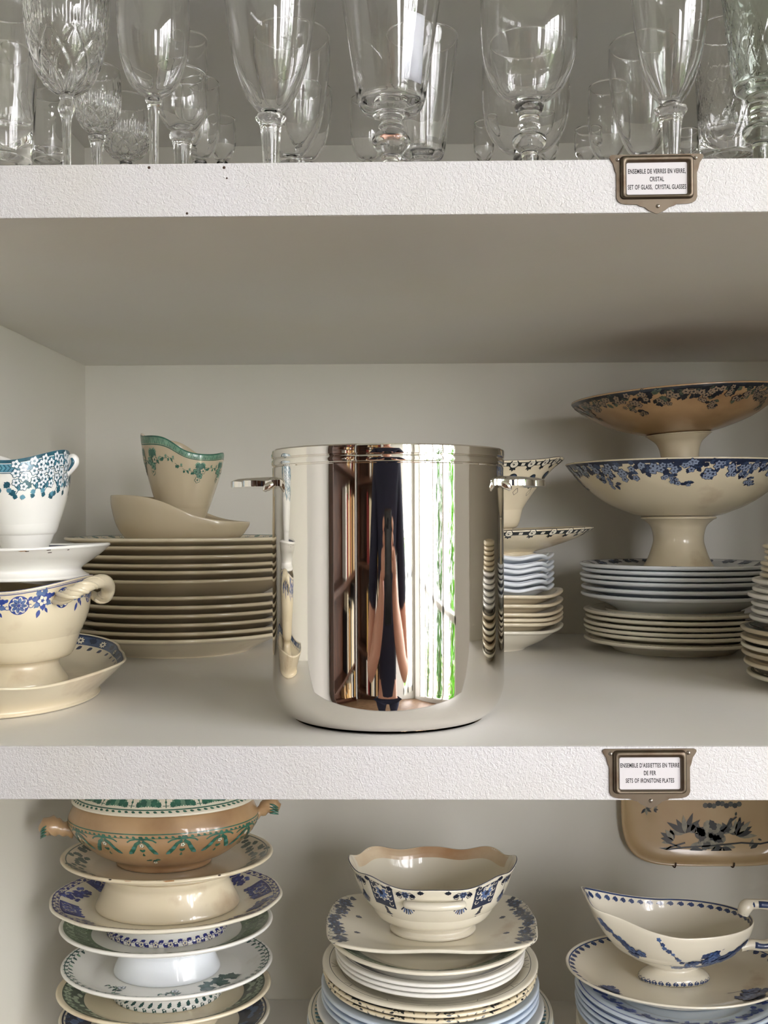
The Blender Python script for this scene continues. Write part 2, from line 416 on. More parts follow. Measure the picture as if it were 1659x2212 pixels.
def florrim(D):
    rnd = random.Random(8); D.band(-.001, -.0022, 0)
    for k in range(20): D.origin(TAU*k/20+rnd.random()*.1, -.007); cluster(D, rnd, .013, 3, 8, -1)
o, S, _, _ = RST[-1]; print_on(o, S, [NAVY, SLATE, MIDB], florrim)
wz = RST[-1][2]+.0072

# compotes
def compote(label, loc, foot, bowl, rimi, mats, seed, dens, rot, bm, fm, footprint=False, size=.0125):
    t = thing('footed_compote', label, 'compote', loc, 'blue flowered footed compotes', rot)
    Surf(foot, len(foot)-1, n=4, seg=96).mesh('pedestal', fm, t)
    S = Surf(bowl, rimi, n=5, seg=128); b = S.mesh('bowl', bm, t)
    D = Dec(S, mats); rnd = random.Random(seed); D.band(.0006, .0062, 0, 1, steps=3)
    for k in range(dens*4): D.origin(TAU*k/dens/4, .006+rnd.uniform(-.0015, .002)); D.leaf(-.002, 0, rnd.random()*3, .006, .0045, (0, 2)[k % 2], 1, 1)
    for k in range(dens):
        D.origin(TAU*k/dens, .005+rnd.uniform(0, .002)); cluster(D, rnd, size*1.05, 4, 10)
        D.origin(TAU*(k+.5)/dens, .006+.005*(1+sin(k*1.7))); cluster(D, rnd, size*1.0, 4, 8)
        if k % 3 == 0:
            for q in range(3):
                D.origin(TAU*(k+.3*q)/dens, .018+.0055*q); cluster(D, rnd, size*.7, 3, 5)
    D.build('floral_border', b)
    if footprint:
        ft = Surf(foot, len(foot)-1, n=4, seg=96); D = Dec(ft, mats)
        L = ft.L[-1]
        for k in range(12): D.origin(TAU*k/12+.2, L-.030); cluster(D, rnd, .010, 3, 6, -1)
        D.build('floral_border', [c for c in t.children if c.name.startswith('pedestal')][0])
    return t
z0 = ZS*0
lowz = wz; hb = at(829, 1118, 1.0).z-lowz; rimz = rz(990, CY-.111)-lowz
foot = [(0, .012), (.020, .010), (.030, .001), (.0335, 0), (.036, .001), (.0362, .003), (.031, .011), (.0262, .024), (.0245, hb-.022), (.0270, hb-.010), (.0335, hb-.0035), (.0358, hb-.0025), (.0368, hb-.0012), (.0358, hb-.0002), (.034, hb), (0, hb)]
bowl = [(0, hb+.0003), (.034, hb+.0003), (.052, hb+.0055), (.072, hb+.015), (.092, hb+.0305), (.108, rimz-.0045), (.1112, rimz-.001), (.1105, rimz), (.106, rimz-.002), (.09, hb+.035), (.07, hb+.0195), (.05, hb+.010), (0, hb+.006)]
t1 = compote('large cream footed compote with blue flowered border standing on the right-hand plate stack', (cxp+.001, CY, lowz), foot, bowl, 7, [NAVY, mat('print_petal_blue', srgb(140, 154, 180), .4, coat=.7), SLATE], 4, 26, (0, 0, 0), CREAM, CREAM, True)
base2 = lowz+hb+.0108
rim2 = rz(829, CY-.1035)-base2; h2 = rz(935, CY-.032)-base2
foot2 = [(0, .008), (.018, .008), (.024, 0), (.028, 0), (.029, .003), (.022, .014), (.0185, .026), (.0185, h2-.022), (.0215, h2-.010), (.0275, h2-.004), (.0305, h2-.0015), (.030, h2), (0, h2)]
bowl2 = [(0, h2+.0003), (.028, h2+.0003), (.052, h2+.006), (.074, h2+.0145), (.092, h2+.0265), (.1015, rim2-.0045), (.1038, rim2-.0015), (.103, rim2), (.099, rim2-.002), (.088, h2+.028), (.07, h2+.018), (.048, h2+.0095), (0, h2+.006)]
t2 = compote('tan-stained footed compote with dark flowered border standing inside the larger compote', (cxp+.0055, CY, base2), foot2, bowl2, 7, [ink('dark_print', 24, 30, 40), mat('print_petal_tan', srgb(148, 130, 110), .4, coat=.7), DGREY], 9, 24, (0, -.055, 0), TAN, CREAM)

# far right stack, cut by the frame
FX = [(1646, 1176), (1650, 1189), (1650, 1203), (1642, 1219), (1642, 1231), (1640, 1245), (1623, 1248), (1624, 1267), (1613, 1278), (1621, 1296), (1621, 1311), (1617, 1326), (1598, 1348), (1598, 1367), (1599, 1383), (1600, 1398), (1605, 1419), (1611, 1443)]
FYc = .80; fxc = at(1835, 1118, FYc).x
it3 = []
for px, py in FX[::-1]:
    x = at(px, 1118, FYc); d = math.hypot(fxc, FYc); ang = math.atan2(fxc, FYc)-math.atan2(x.x, x.y); R = d*sin(ang)
    yt = FYc+R*fxc/d; it3.append([at(px, py, yt).z, R])
for i in range(1, 18):
    if it3[i][0]-it3[i-1][0] < .0045: it3[i][0] = it3[i-1][0]+.0045
H3 = .0105
its = []
for i, (z, R) in enumerate(it3):
    its.append(dict(z=z+.0005, R=R, h=H3 if i else z-ZS, t=.0034, m=(IVORY, CREAM, SHADE)[i % 3] if i < 6 else (WHITE if i < 12 else CREAM)))
for i, it in enumerate(its): it['label'] = '%s plate, %s in the stack cut off by the right edge' % (('cream-edged', 'white', 'small cream')[i//6], ordn(17-i, 18))
FST = stack('side_plate', its, ZS, fxc, FYc, WHITE, '', 'plate', 'plates in the right edge stack', rf=.62)
for j in (5, 3, 0):
    o, S, _, _ = FST[j]
    def dk(D):
        D.band(-.002, -.017, 0, 1, steps=3)
        rnd = random.Random(j)
        for k in range(40): D.origin(TAU*k/40, -.010); D.leaf(-.004, 0, rnd.random()*3, .009, .005, 1, 2, 1)
    print_on(o, S, [BLACK, DGREY], dk)

# ------------------------------------------------------------------ sauce boats
def bwarp(ax, ay, H, zf=None, rf=None, pz=2, cx0=0):
    def w(th, r, z):
        t = min(max(z/H, 0), 1.2); k = rf(th, t) if rf else 1
        return (r*ax*cos(th)*k+cx0*t, r*ay*sin(th)*k, z+(zf(th)*min(t, 1)**pz if zf else 0))
    return w
def bprof(pr, H, th=.03, well=.008):
    """outer list of (r, t); returns control list with a thin wall and the rim index"""
    o = [(0, .0012), (pr[0][0]*.85, .0012), (pr[0][0]*.93, 0)]+[(r, t*H) for r, t in pr]
    rim = len(o); R = pr[-1][0]
    o.append((R-th*.35, H+.0008)); o.append((R-th, H-.0012))
    inn = [(max(r-th, .02), t*H) for r, t in pr if .3*H+well < t*H < H*.93][::-1]
    o += inn; last = inn[-1][0] if inn else R-th
    o += [(last*.8, well+.002), (last*.5, well), (0, well)]
    return o, rim
def gap(th, c):
    d = (th-c+PI) % TAU-PI; return d

# far left group -------------------------------------------------
AX = at(52, 1118, .75).x; AY = .75; ua = .75/F
# lower stand
H = rz(1436, .75)-ZS
def zf(th): return .009*max(0, sin(th))**2 + .002*cos(4*th)
def rfn(th, t): return 1+(.035*cos(6*th+.5)-.03*math.exp(-(gap(th, .75)/.14)**2))*t**3
pr = [(.70, 0), (.72, .06), (.70, .14), (.74, .3), (.86, .6), (.965, .88), (1, .98)]
c, rim = bprof(pr, H, .045, .010)
S = Surf(c, rim, bwarp(.0715, .112, H, zf, rfn), 5, 120)
st = thing('sauce_boat_stand', 'cream scalloped oval stand with blue border, lowest piece at the left edge', 'stand', (AX, AY, ZS+.0002))
b = S.mesh('dish', CREAM, st)
D = Dec(S, [NAVY, IVORY, SLATE]); rnd = random.Random(2)
D.band(-.002, -.0035, 0); D.band(-.0035, -.012, 2, 1, steps=3)
for k in range(40):
    D.origin(TAU*k/40, -.008); D.flower(0, 0, .0042, 8, 0, 1, k, 2) if k % 2 else D.leaf(-.004, 0, .3, .008, .005, 0, 2, 1)
    D.origin(TAU*k/40, -.0135); D.leaf(-.003, .0, -.6, .006, .003, 0, 2)
D.build('printed_border', b)
# lower boat
zb = ZS+.0118; Hb = rz(1247, .75)-zb
def zf(th): return -.008+.0095*cos(th)**2-.001*sin(th)
def rfn(th, t): return 1
pr = [(.62, 0), (.63, .04), (.56, .11), (.505, .18), (.52, .23), (.64, .32), (.80, .47), (.92, .66), (.965, .84), (.985, .95), (1, .99)]
c, rim = bprof(pr, Hb, .05, .02)
SB = Surf(c, rim, bwarp(.0500, .058, Hb, zf, rfn), 5, 120)
tb = thing('sauce_boat', 'cream sauce boat with blue daisy border and rope handle at the left edge', 'sauce boat', (AX-.001, AY, zb))
bb = SB.mesh('body', CREAM, tb)
D = Dec(SB, [BLUE, IVORY, MIDB]); rnd = random.Random(5)
D.band(.0003, .0022, 0); D.band(.0028, .0034, 0)
n = 20
for k in range(n):
    D.origin(TAU*k/n+.04, .0115)
    if k % 2 == 0:
        D.disc(0, 0, .0068, 0, 1, 18); D.flower(0, 0, .0063, 8, 1, 2, .2, 2); D.disc(0, 0, .0012, 0, 5, 6)
        for q in range(8): D.stroke([(0, 0), (.0061*cos(q*PI/4), .0061*sin(q*PI/4))], .0004, 0, 5)
    else:
        for q in range(7): D.leaf(0, -.002, -1.2+q*.9, .0082, .0040, 0 if q % 2 else 2, 1+q % 2, 1)
        D.flower(0, -.001, .0042, 5, 0, 1, k, 3); D.leaf(-.002, .005, 1.9, .006, .003, 0, 2); D.leaf(.002, .004, 1.1, .0045, .002, 0, 2)
    D.origin(TAU*(k+.5)/n+.04, .0125); D.stroke([(.0022*cos(a*.9)*(1-a/9), .0022*sin(a*.9)*(1-a/9)) for a in range(7)], .0005, 0, 1)
    D.leaf(.001, -.006, 2.4, .004, .0024, 0, 1)
D.build('floral_border', bb)
def L(px, py, Y): return at(px, py, Y)-tb.location
hp = [L(122, 1296, .716), L(150, 1284, .705), L(180, 1270, .708), L(205, 1258, .722), (L(224, 1256, .735)), L(233, 1266, .75), L(230, 1284, .757), L(214, 1292, .762), L(196, 1282, .768)]
hd = tobj('handle', hp, [.0030, .0042, .0045, .0048, .0052, .0052, .0050, .0040, .0030], CREAM, tb, seg=14)
hd['label'] = 'twisted rope handle'
# rope twist strands
path = catmull(hp, 6)
for q in range(3):
    pts = []
    for i, pnt in enumerate(path[:-6]):
        T_ = (path[i+1]-path[i]).normalized(); a1 = T_.cross(Vector((0, 0, 1))).normalized(); b1 = T_.cross(a1); aa = i*.42+q*TAU/3
        pts.append(pnt+(a1*cos(aa)+b1*sin(aa))*.0034)
    v, f = tube(pts, .0019, 7, 1); raw('rope_strand', v, f, CREAM, hd, None, True)
# upper stand
zr = rz(1176, .75); zb2 = rz(1256, .70); Hs = zr-zb2
pr = [(.74, 0), (.75, .08), (.70, .16), (.66, .28), (.72, .42), (.88, .70), (.97, .90), (1, .97)]
c, rim = bprof(pr, Hs, .045, .012)
S = Surf(c, rim, bwarp(.0610, .070, Hs, lambda th: .001*cos(2*th), None), 5, 120)
st2 = thing('sauce_boat_stand', 'white oval stand with chipped edge resting on the cream sauce boat', 'stand', (AX, AY, zb2))
b = S.mesh('dish', WHITE, st2)
D = Dec(S, [NAVY, DARKM, BROWNST]); D.band(-.0022, -.0055, 0, steps=2)
for a, dd, l in ((5.05, .003, .006), (5.12, .0035, .003), (5.35, .003, .0035), (5.37, .006, .0035), (5.6, .004, .002)):
    D.origin(a, dd); D.fan([(0, 0), (l*.3, .0007), (l, .0004), (l*.9, -.0004), (l*.4, -.0003)], 2 if l > .004 else 1)
D.build('rim_line', b)
# upper boat
zb3 = zb2+.012; Hu = rz(985, .75)-zb3
def zf(th): return .0048*cos(2*th)
pr = [(.50, 0), (.52, .05), (.50, .12), (.62, .24), (.78, .40), (.92, .60), (.985, .78), (1, .92), (.985, .99)]
c, rim = bprof(pr, Hu, .06, .02)
SU = Surf(c, rim, bwarp(.0318, .040, Hu, zf), 5, 110)
tu = thing('sauce_boat', 'white sauce boat with teal floral garland and wavy rim at the left edge', 'sauce boat', (AX+.0005, AY, zb3))
bb = SU.mesh('body', WHITE, tu)
D = Dec(SU, [TEAL, COOLW, MIDT]); D.band(.0004, .0030, 0); D.band(.0035, .0095, 2, 1, steps=2); D.band(.0100, .0106, 0)
for k in range(70):
    D.origin(TAU*k/70, .0065); D.stroke([(-.0014, -.0024), (.0006, 0), (-.0014, .0024)], .0007, 0, 2)
for k, a in enumerate((4.05, 4.28, 5.05, 5.42, 5.66, 5.95, 6.25, .4, 1.2, 2, 2.8, 3.5)):
    D.origin(a, .011)
    if k in (2,): 
        pass
    for q in range(6): D.flower((q % 2-.5)*.0052, -.007+.0042*q*.8, .0036-.0003*(q > 3), 5, 0, 1, q, 3)
    for q in range(5): D.leaf(.002*(q-2), .004+.001*q, 1.2+.3*q, .0065, .0035, 0 if q % 2 else 2, 2, 1)
    D.leaf(-.007, .006, 2.4, .006, .004, 0, 2, 1); D.stroke([(0, .005), (-.001, .012), (-.003, .015)], .0005, 0)
    D.leaf(-.003, .015, 1.9, .004, .003, 0, 2, 1)
for k in range(10):
    D.origin(3.9+k*.27, .024+.003*sin(k*2)); D.leaf(-.002, 0, .3+k, .0055, .004, 0, 1, 1); D.leaf(.002, .001, 2.5+k, .004, .003, 2, 2, 1)
D.build('floral_border', bb)
def L(px, py, Y): return at(px, py, Y)-tu.location
v = [L(138, 1030, .752), L(150, 1018, .752), L(160, 1000, .752), L(157, 990, .752), L(147, 994, .752), L(141, 1004, .75)]
h = tobj('handle', v, [.0016, .0024, .0036, .0036, .0024, .0014], WHITE, tu, seg=12)
tobj('handle_print', [q+Vector((.0002, -.0034, 0)) for q in v[1:4]], [.0004, .0012, .0008], TEAL, h, seg=8)

# back-left boat on the plates ------------------------------------
By = LY; wl = LSTK[-1][2]+.0066
sx = at(384, 1118, .99).x
Hs = rz(1100, .99)-wl
def zf(th):
    c0 = -cos(th); return .0135*math.tanh(2.2*(c0+.15))+.0005
def rfn(th, t): return 1+.06*math.exp(-(gap(th, 0)/.5)**2)*t**2
pr = [(.62, 0), (.63, .05), (.61, .10), (.76, .25), (.91, .50), (.985, .80), (1, .97)]
c, rim = bprof(pr, Hs, .05, .010)
S = Surf(c, rim, bwarp(.066, .050, Hs, zf, rfn, 1.3), 5, 120)
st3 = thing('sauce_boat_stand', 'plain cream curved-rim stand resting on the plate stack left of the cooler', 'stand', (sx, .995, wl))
S.mesh('dish', SHADE, st3)
zb = wl+.0125; Hc = rz(964, .99)-zb
def zf(th):
    c0 = -cos(th)+.35*sin(th)*0; return .0095*math.tanh(3.0*(c0+.02))+.004*math.exp(-(gap(th, PI)/.3)**2)+.0035*math.exp(-(gap(th, 0)/.5)**2)
def rfn(th, t): return 1+.02*math.exp(-(gap(th, PI)/.3)**2)*t**3
pr = [(.44, 0), (.45, .04), (.44, .10), (.55, .25), (.71, .45), (.84, .63), (.94, .80), (.985, .92), (1, .99)]
c, rim = bprof(pr, Hc, .05, .03)
S = Surf(c, rim, bwarp(.0400, .036, Hc, zf, rfn), 5, 110)
t = thing('sauce_boat', 'cream sauce boat with green flower garlands on the left plate stack', 'sauce boat', (at(393, 1118, .99).x, .995, zb))
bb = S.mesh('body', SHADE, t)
D = Dec(S, [GREEN, SHADE, MIDG]); D.band(.0004, .0016, 0); D.band(.0016, .0058, 2, 1, steps=2); D.band(.006, .0068, 0)
for k in range(44): D.origin(TAU*k/44, .0038); D.stroke([(-.0018, .0018), (0, -.0018), (.0018, .0018)], .0005, 0, 2)
rnd = random.Random(4)
for a in (3.55, 4.05, 5.35, 6.1, .8, 1.9, 2.8):
    D.origin(a, .010)
    for q in range(7): D.leaf(0, 0, .25+q*.43, .009-.001*abs(q-3), .0032, 0 if q % 2 else 2, 1+q % 2, 1)
    for q, (x, y) in enumerate(((-.004, .008), (.003, .007), (0, .012), (-.002, .016))): D.flower(x, y, .0034, 5, 0, 1 if q % 2 else 2, q, 3)
for k in range(16):
    a = 3.4+k*.20; D.origin(a, .012+.006*abs(sin(k*.55))); D.stroke([(-.004, 0), (0, .001), (.004, 0)], .0004, 0)
    D.leaf(0, 0, 1+k % 2, .004, .002, 0, 2); D.leaf(.002, 0, -1, .003, .002, 2, 2); D.leaf(-.002, .001, 2, .003, .002, 0, 2)
D.build('floral_border', bb)

# behind the cooler, right ---------------------------------------
QX = at(1060, 1118, 1.04).x; QY = 1.04
base = ZS
def dwarp(R, h, it):
    def w(th, r, z):
        k = r/R; e = math.exp(-(gap(th, 0)/.42)**2)+math.exp(-(gap(th, PI)/.42)**2)
        return (r*cos(th)*(1+.06*e*k**3), r*sin(th)*(.92-.0*k), z+.0035*e*k**3+.0012*k**4*sin(3*th))
    return w
def swarp(R, h, it):
    def w(th, r, z):
        k = r/R; return (r*cos(th)*(1+.028*cos(8*th)*k**4), r*sin(th)*(1+.028*cos(8*th)*k**4), z+.0016*k**4*cos(8*th))
    return w
dz = [rz(y, .968) for y in (1369, 1351, 1341, 1329, 1310, 1290)]
d1 = [dict(z=z, R=.0700, h=.0175 if i else z-ZS, rf=.5, m=CREAM if i else IVORY, t=.0030) for i, z in enumerate(dz)]
for i, it in enumerate(d1): it['label'] = 'cream dish with upturned tip, %s of six in the stack behind the cooler' % ordn(5-i, 6)
A1 = stack('relish_dish', d1, ZS, QX-.001, QY, CREAM, '', 'dish', 'cream dishes behind the cooler', warpf=dwarp, seg=96)
sz = [rz(y, .978) for y in (1272, 1258, 1245, 1230, 1219, 1202)]
sb = A1[-1][2]+.0085
d2 = [dict(z=z, R=.0645, h=.0105 if i else z-sb, rf=.6, m=COOLW, t=.0032) for i, z in enumerate(sz)]
for i, it in enumerate(d2): it['label'] = 'pale blue-white scalloped plate, %s of six in the stack behind the cooler' % ordn(5-i, 6)
A2 = stack('scalloped_plate', d2, sb, QX-.002, QY, COOLW, '', 'plate', 'scalloped plates behind the cooler', warpf=swarp, seg=128)
def chain(D, nn, d, r=.0036):
    D.band(.0006, .0012, 0); D.band(d-.0024, d+.0024, 0, 1, steps=2)
    for k in range(nn):
        D.origin(TAU*k/nn, d); D.disc(0, 0, r*1.22, 0, 2, 14); D.disc(0, 0, r*.92, 1, 3, 14); D.disc(-.0004, 0, r*.26, 0, 4, 6); D.stroke([(-r*.6, -r*.1), (-r*.2, -r*.6), (r*.4, -r*.6)], .0004, 0, 4)
        for q in (-1, 0, 1): D.leaf(q*.0009, r*1.1, PI/2-q*.8, .0042-.0008*abs(q), .0020, 0, 1, 1)
        D.origin(TAU*(k+.5)/nn, d); D.fan([(-.0019, -.0016), (.0019, -.0016), (.0019, .0016), (-.0019, .0016)], 1, 2); 
zst = A2[-1][2]+.0085; Hs = rz(1147, 1.04)-zst
def zf(th): return .0035*cos(th)
def rfn(th, t): return 1+.05*math.exp(-(gap(th, 0)/.3)**2)*t**3
pr = [(.45, 0), (.46, .08), (.44, .16), (.62, .35), (.84, .62), (.96, .85), (1, .97)]
c, rim = bprof(pr, Hs, .035, .008)
S = Surf(c, rim, bwarp(.0995, .066, Hs, zf, rfn), 5, 130)
st4 = thing('sauce_boat_stand', 'cream stand with black circle-chain border on the stack behind the cooler', 'stand', (QX, QY, zst))
b = S.mesh('dish', CREAM, st4); D = Dec(S, [BLACK, IVORY]); chain(D, 26, .0050, .0037); D.build('circle_border', b)
zbt = zst+.0085; Hb = rz(1003, 1.04)-zbt
def zf(th): return .0065*math.exp(-(gap(th, 0)/.75)**2)-.002*math.exp(-(gap(th, 0)/.16)**2)
def rfn(th, t): return 1+.10*math.exp(-(gap(th, 0)/.35)**2)*t**2-.05*sin(th)**2
pr = [(.30, 0), (.31, .03), (.27, .08), (.30, .16), (.40, .34), (.55, .55), (.74, .76), (.88, .90), (1, .99)]
c, rim = bprof(pr, Hb, .04, .02)
S = Surf(c, rim, bwarp(.0672, .052, Hb, zf, rfn), 5, 120)
t = thing('sauce_boat', 'cream sauce boat with black circle-chain border peeking out right of the cooler', 'sauce boat', (QX, QY, zbt))
b = S.mesh('body', CREAM, t); D = Dec(S, [BLACK, IVORY, SLATE]); chain(D, 20, .0058, .0042)
rnd = random.Random(1)
for k in range(13):
    D.origin(TAU*k/13+.25, .021+.002*(k % 2)); D.disc(0, 0, .0044, 0, 2, 12); D.disc(.0008, -.0004, .0024, 2, 3, 10)
    D.stroke([(0, 0), (.007, .004), (.014, .003), (.019, .007)], .0011, 0, 1); D.disc(.004, .009, .003, 0, 2, 10)
    for q in range(4): D.leaf(.006+.003*q, .004, 1.1+.5*(q % 2), .008, .003, 0 if q % 2 else 2, 2, 1)
    D.stroke([(.010, .011), (.013, .017), (.009, .020), (.006, .017), (.010, .012)], .0006, 0, 2)
D.build('berry_border', b)

# ------------------------------------------------------------------ glasses on the upper shelf
# bowl profiles: (radius / max radius, height / bowl height)
BOWLS = {
 'tulip': [(.30, .02), (.62, .10), (.86, .26), (.97, .45), (1, .62), (.96, 1)],
 'flute': [(.26, .02), (.50, .10), (.74, .27), (.90, .50), (1, .78), (1, 1)],
 'cone': [(.50, .015), (.60, .06), (.66, .16), (.78, .45), (.90, .75), (1, 1)],
 'round': [(.30, .02), (.66, .10), (.90, .26), (1, .46), (1, .70), (.97, 1)],
 'tumbler': [(.74, .0), (.78, .04), (.84, .2), (.90, .5), (.96, .8), (1, 1)],
 'flare': [(.34, .02), (.52, .08), (.62, .22), (.72, .45), (.86, .75), (1, 1)],
}
def glass(label, cat, px, Y, ybot, half, rim=None, hgt=None, style='tulip', stem=.0045, knob=None, cut=None, m=None, footr=.8, group='assorted glasses on the upper shelf', lean=None, base_tint=None):
    m = m or GLASS
    u = Y/F; R = half*u; x = at(px, 1118, Y).x; zb = at(px, ybot, Y).z-ZG
    zr = (at(px, rim, Y).z-ZG) if rim is not None else zb+hgt
    t = thing('stemmed_glass' if style != 'tumbler' else 'tumbler', label, cat, (x, Y, ZG+.0002), group)
    zb = max(zb, .0035 if style == 'tumbler' else .012); H = zr-zb; wt = .0011
    outer = [(0, zb-.0004)]
    if stem and style != 'tumbler': outer.append((stem*.9, zb-.0003))
    outer += [(r*R, zb+h*H) for r, h in BOWLS[style]]
    rim_i = len(outer)-1
    th = .004 if style != 'tumbler' else .007
    inner = [(R*BOWLS[style][-1][0]-wt*.5, zr+.0004), (R*BOWLS[style][-1][0]-wt, zr-.0006)]
    inner += [(max(r*R-wt-(.0010 if h < .2 else 0), .002), zb+h*H+(.0012 if h < .3 else 0)) for r, h in BOWLS[style][::-1] if h < .97 and h*H > th]
    inner += [(R*.18, zb+th), (0, zb+th-.0006)]
    warp = None
    if cut == 'diamond':
        def warp(th_, r, z):
            k = (z-zb)/H; d = 0
            if r > R*.2 and k < .80 and r > 0:
                if k < .34: d = .0010*(max(0, cos(9*th_+k*26))**6+max(0, cos(9*th_-k*26))**6)
                else:
                    q = (k-.34)/.46; f = abs(((th_*9/TAU) % 1)-.5)*2; d = .0010*max(0, cos(26*(f-.5)*(1.1-q)))**5*(1-q*(f+.2))
            rr = r-max(d, 0)*.9; return (rr*cos(th_), rr*sin(th_), z)
    elif cut == 'facet':
        def warp(th_, r, z):
            k = (z-zb)/H; f = .035*max(0, 1-k*1.6); rr = r*(1-f*(1-abs(cos(5*th_))))
            return (rr*cos(th_), rr*sin(th_), z)
    elif cut == 'lattice':
        def warp(th_, r, z):
            k = (z-zb)/H; d = 0
            if .12 < k < .8: d = .0004*(max(0, cos(14*th_+k*22))**14+max(0, cos(14*th_-k*22))**14)
            rr = r-d; return (rr*cos(th_), rr*sin(th_), z)
    elif cut == 'rings':
        def warp(th_, r, z):
            k = (z-zb)/H; d = .00035*max(0, cos(k*150))**4 if .55 < k < .72 else 0
            rr = r-d; return (rr*cos(th_), rr*sin(th_), z)
    dense = cut in ('diamond', 'lattice')
    S = Surf(outer+inner, rim_i, warp, 14 if dense else (10 if cut == 'rings' else 5), 216 if dense else 64)
    b = S.mesh('bowl', m, t, ang=75 if dense else 60)
    if style != 'tumbler':
        hz = zb-.0006
        if knob == 'baluster':
            pr = [(0, .0046), (.0055, .0046), (.0045, .010), (.0048, hz*.30), (.0075, hz*.36), (.0052, hz*.42), (.0068, hz*.50), (.0115, hz*.62), (.0125, hz*.69), (.0105, hz*.76), (.0062, hz*.81), (.0085, hz*.85), (.0065, hz*.90), (.0085, hz*.97), (.0120, hz-.0002), (0, hz)]
        elif knob == 'ringed':
            pr = [(0, .0046), (.0060, .0046), (.0048, .012), (.0052, hz*.50), (.0086, hz*.56), (.0112, hz*.62), (.0108, hz*.68), (.0062, hz*.73), (.0076, hz*.79), (.0062, hz*.84), (.0074, hz*.9), (.0095, hz-.0002), (0, hz)]
        elif knob == 'facet':
            pr = [(0, .0046), (stem*1.25, .0046), (stem, .014), (stem*1.05, hz*.5), (stem*1.35, hz*.86), (stem*1.9, hz*.96), (stem*1.7, hz-.0002), (0, hz)]
        elif knob == 'cutknob':
            pr = [(0, .0046), (stem*1.2, .0046), (stem, .014), (stem, hz*.66), (stem*1.25, hz*.78), (stem*2.0, hz*.88), (stem*1.5, hz*.96), (stem*1.6, hz-.0002), (0, hz)]
        else:
            pr = [(0, .0046), (stem*1.6, .0046), (stem, .016), (stem*.95, hz*.6), (stem*1.15, hz*.9), (stem*1.7, hz-.0002), (0, hz)]
        wf = None
        if knob in ('facet', 'cutknob'): wf = lambda th_, r, z: (r*(1-.10*(1-abs(cos(4*th_))))*cos(th_), r*(1-.10*(1-abs(cos(4*th_))))*sin(th_), z)
        Surf(pr, 3, wf, 5, 48).mesh('stem', m, t, ang=75)
        fr = R*footr
        Surf([(0, 0), (fr-.0006, 0), (fr, .0007), (fr-.0006, .0014), (fr*.5, .0024), (.008, .0040), (0, .0042)], 2, None, 4, 64).mesh('foot', base_tint or m, t)
    return t
gl = glass
gl('clear heavy goblet cut by the left edge of the frame', 'goblet', 16, .67, 349, 66, hgt=.10, style='tumbler', stem=0)
gl('tall clear tumbler behind the goblet at the left edge', 'tumbler', 22, .74, 352, 62, rim=118, style='tumbler', stem=0, cut='rings')
gl('tall cut crystal goblet with fan and diamond cutting, second from the left in front', 'goblet', 147, .66, 208, 92, hgt=.105, style='tulip', stem=.0028, knob='cutknob', cut='diamond')
gl('small cut crystal glass between the tall cut goblet and the smooth wine glass', 'glass', 213, .74, 291, 52, rim=157, style='tulip', stem=.0034, knob='facet', cut='diamond')
gl('lowest cut crystal glass peeking above the shelf below the smooth wine glass', 'glass', 275, .84, 349, 57, rim=222, style='tulip', stem=.003, cut='diamond')
gl('short plain tumbler behind the cut goblet, near the left edge', 'tumbler', 108, .86, 352, 38, rim=207, style='tumbler', stem=0, cut='rings')
gl('smooth round wine glass with a long thin stem, third from the left in front', 'wine glass', 335, .66, 213, 78, hgt=.095, style='round', stem=.0032)
gl('small smooth wine glass with thick faceted stem right behind the round wine glass', 'wine glass', 397, .74, 287, 53, rim=163, style='round', stem=.0050, knob='facet')
gl('tall plain glass rising behind the round wine glass', 'wine glass', 412, .86, 330, 40, rim=88, style='round', stem=.003)
gl('plain rounded glass half hidden right of the small wine glass', 'wine glass', 436, .83, 348, 42, rim=183, style='round', stem=.003)
gl('low glass at the back just left of the tall tulip goblet', 'glass', 483, .93, 350, 29, rim=260, style='round', stem=.003)
gl('tall clear tulip goblet with faceted stem, left of the centre goblet', 'goblet', 588, .66, 250, 104, hgt=.115, style='flute', stem=.0052, knob='facet')
gl('matching tulip goblet standing behind the tall tulip goblet', 'goblet', 632, .745, 346, 84, rim=82, style='flute', stem=.0052, knob='facet')
gl('third tulip goblet at the back, lowest of the three in a line', 'goblet', 664, .85, 352, 56, rim=198, style='flute', stem=.004)
gl('large heavy rummer with straight flaring bowl and ringed baluster stem, centre front', 'goblet', 848, .665, 246, 118, hgt=.098, style='cone', stem=.009, knob='baluster', cut='facet')
gl('flaring faceted glass behind and right of the centre rummer', 'glass', 915, .76, 350, 78, rim=88, style='cone', stem=.006, cut='facet')
gl('small faceted glass low behind the right side of the centre rummer', 'glass', 905, .88, 352, 46, rim=205, style='cone', stem=.005, cut='facet')
gl('short thin glass low behind the left side of the centre rummer', 'glass', 796, .90, 352, 36, rim=218, style='round', stem=.003)
gl('round-bowled rummer with ringed stem, front one of the pair right of centre', 'goblet', 1146, .68, 226, 104, hgt=.092, style='round', stem=.008, knob='ringed')
gl('matching round-bowled rummer, rear one of the pair right of centre', 'goblet', 1139, .775, 337, 94, rim=105, style='round', stem=.008, knob='ringed')
gl('small glass low at the back, left of the rummer pair', 'glass', 1048, .93, 352, 22, rim=268, style='round', stem=.003)
gl('small glass low at the back, right of the rummer pair', 'glass', 1188, .93, 352, 22, rim=262, style='round', stem=.003)
gl('tall slender wine glass with faceted stem above the upper label holder', 'wine glass', 1452, .66, 232, 86, hgt=.11, style='flute', stem=.0055, knob='facet')
gl('matching slender wine glass behind and left of the one above the label holder', 'wine glass', 1392, .75, 343, 72, rim=102, style='flute', stem=.005, knob='facet')
gl('rounded glass left of the slender wine glasses at the right', 'wine glass', 1316, .84, 352, 42, rim=192, style='round', stem=.003)
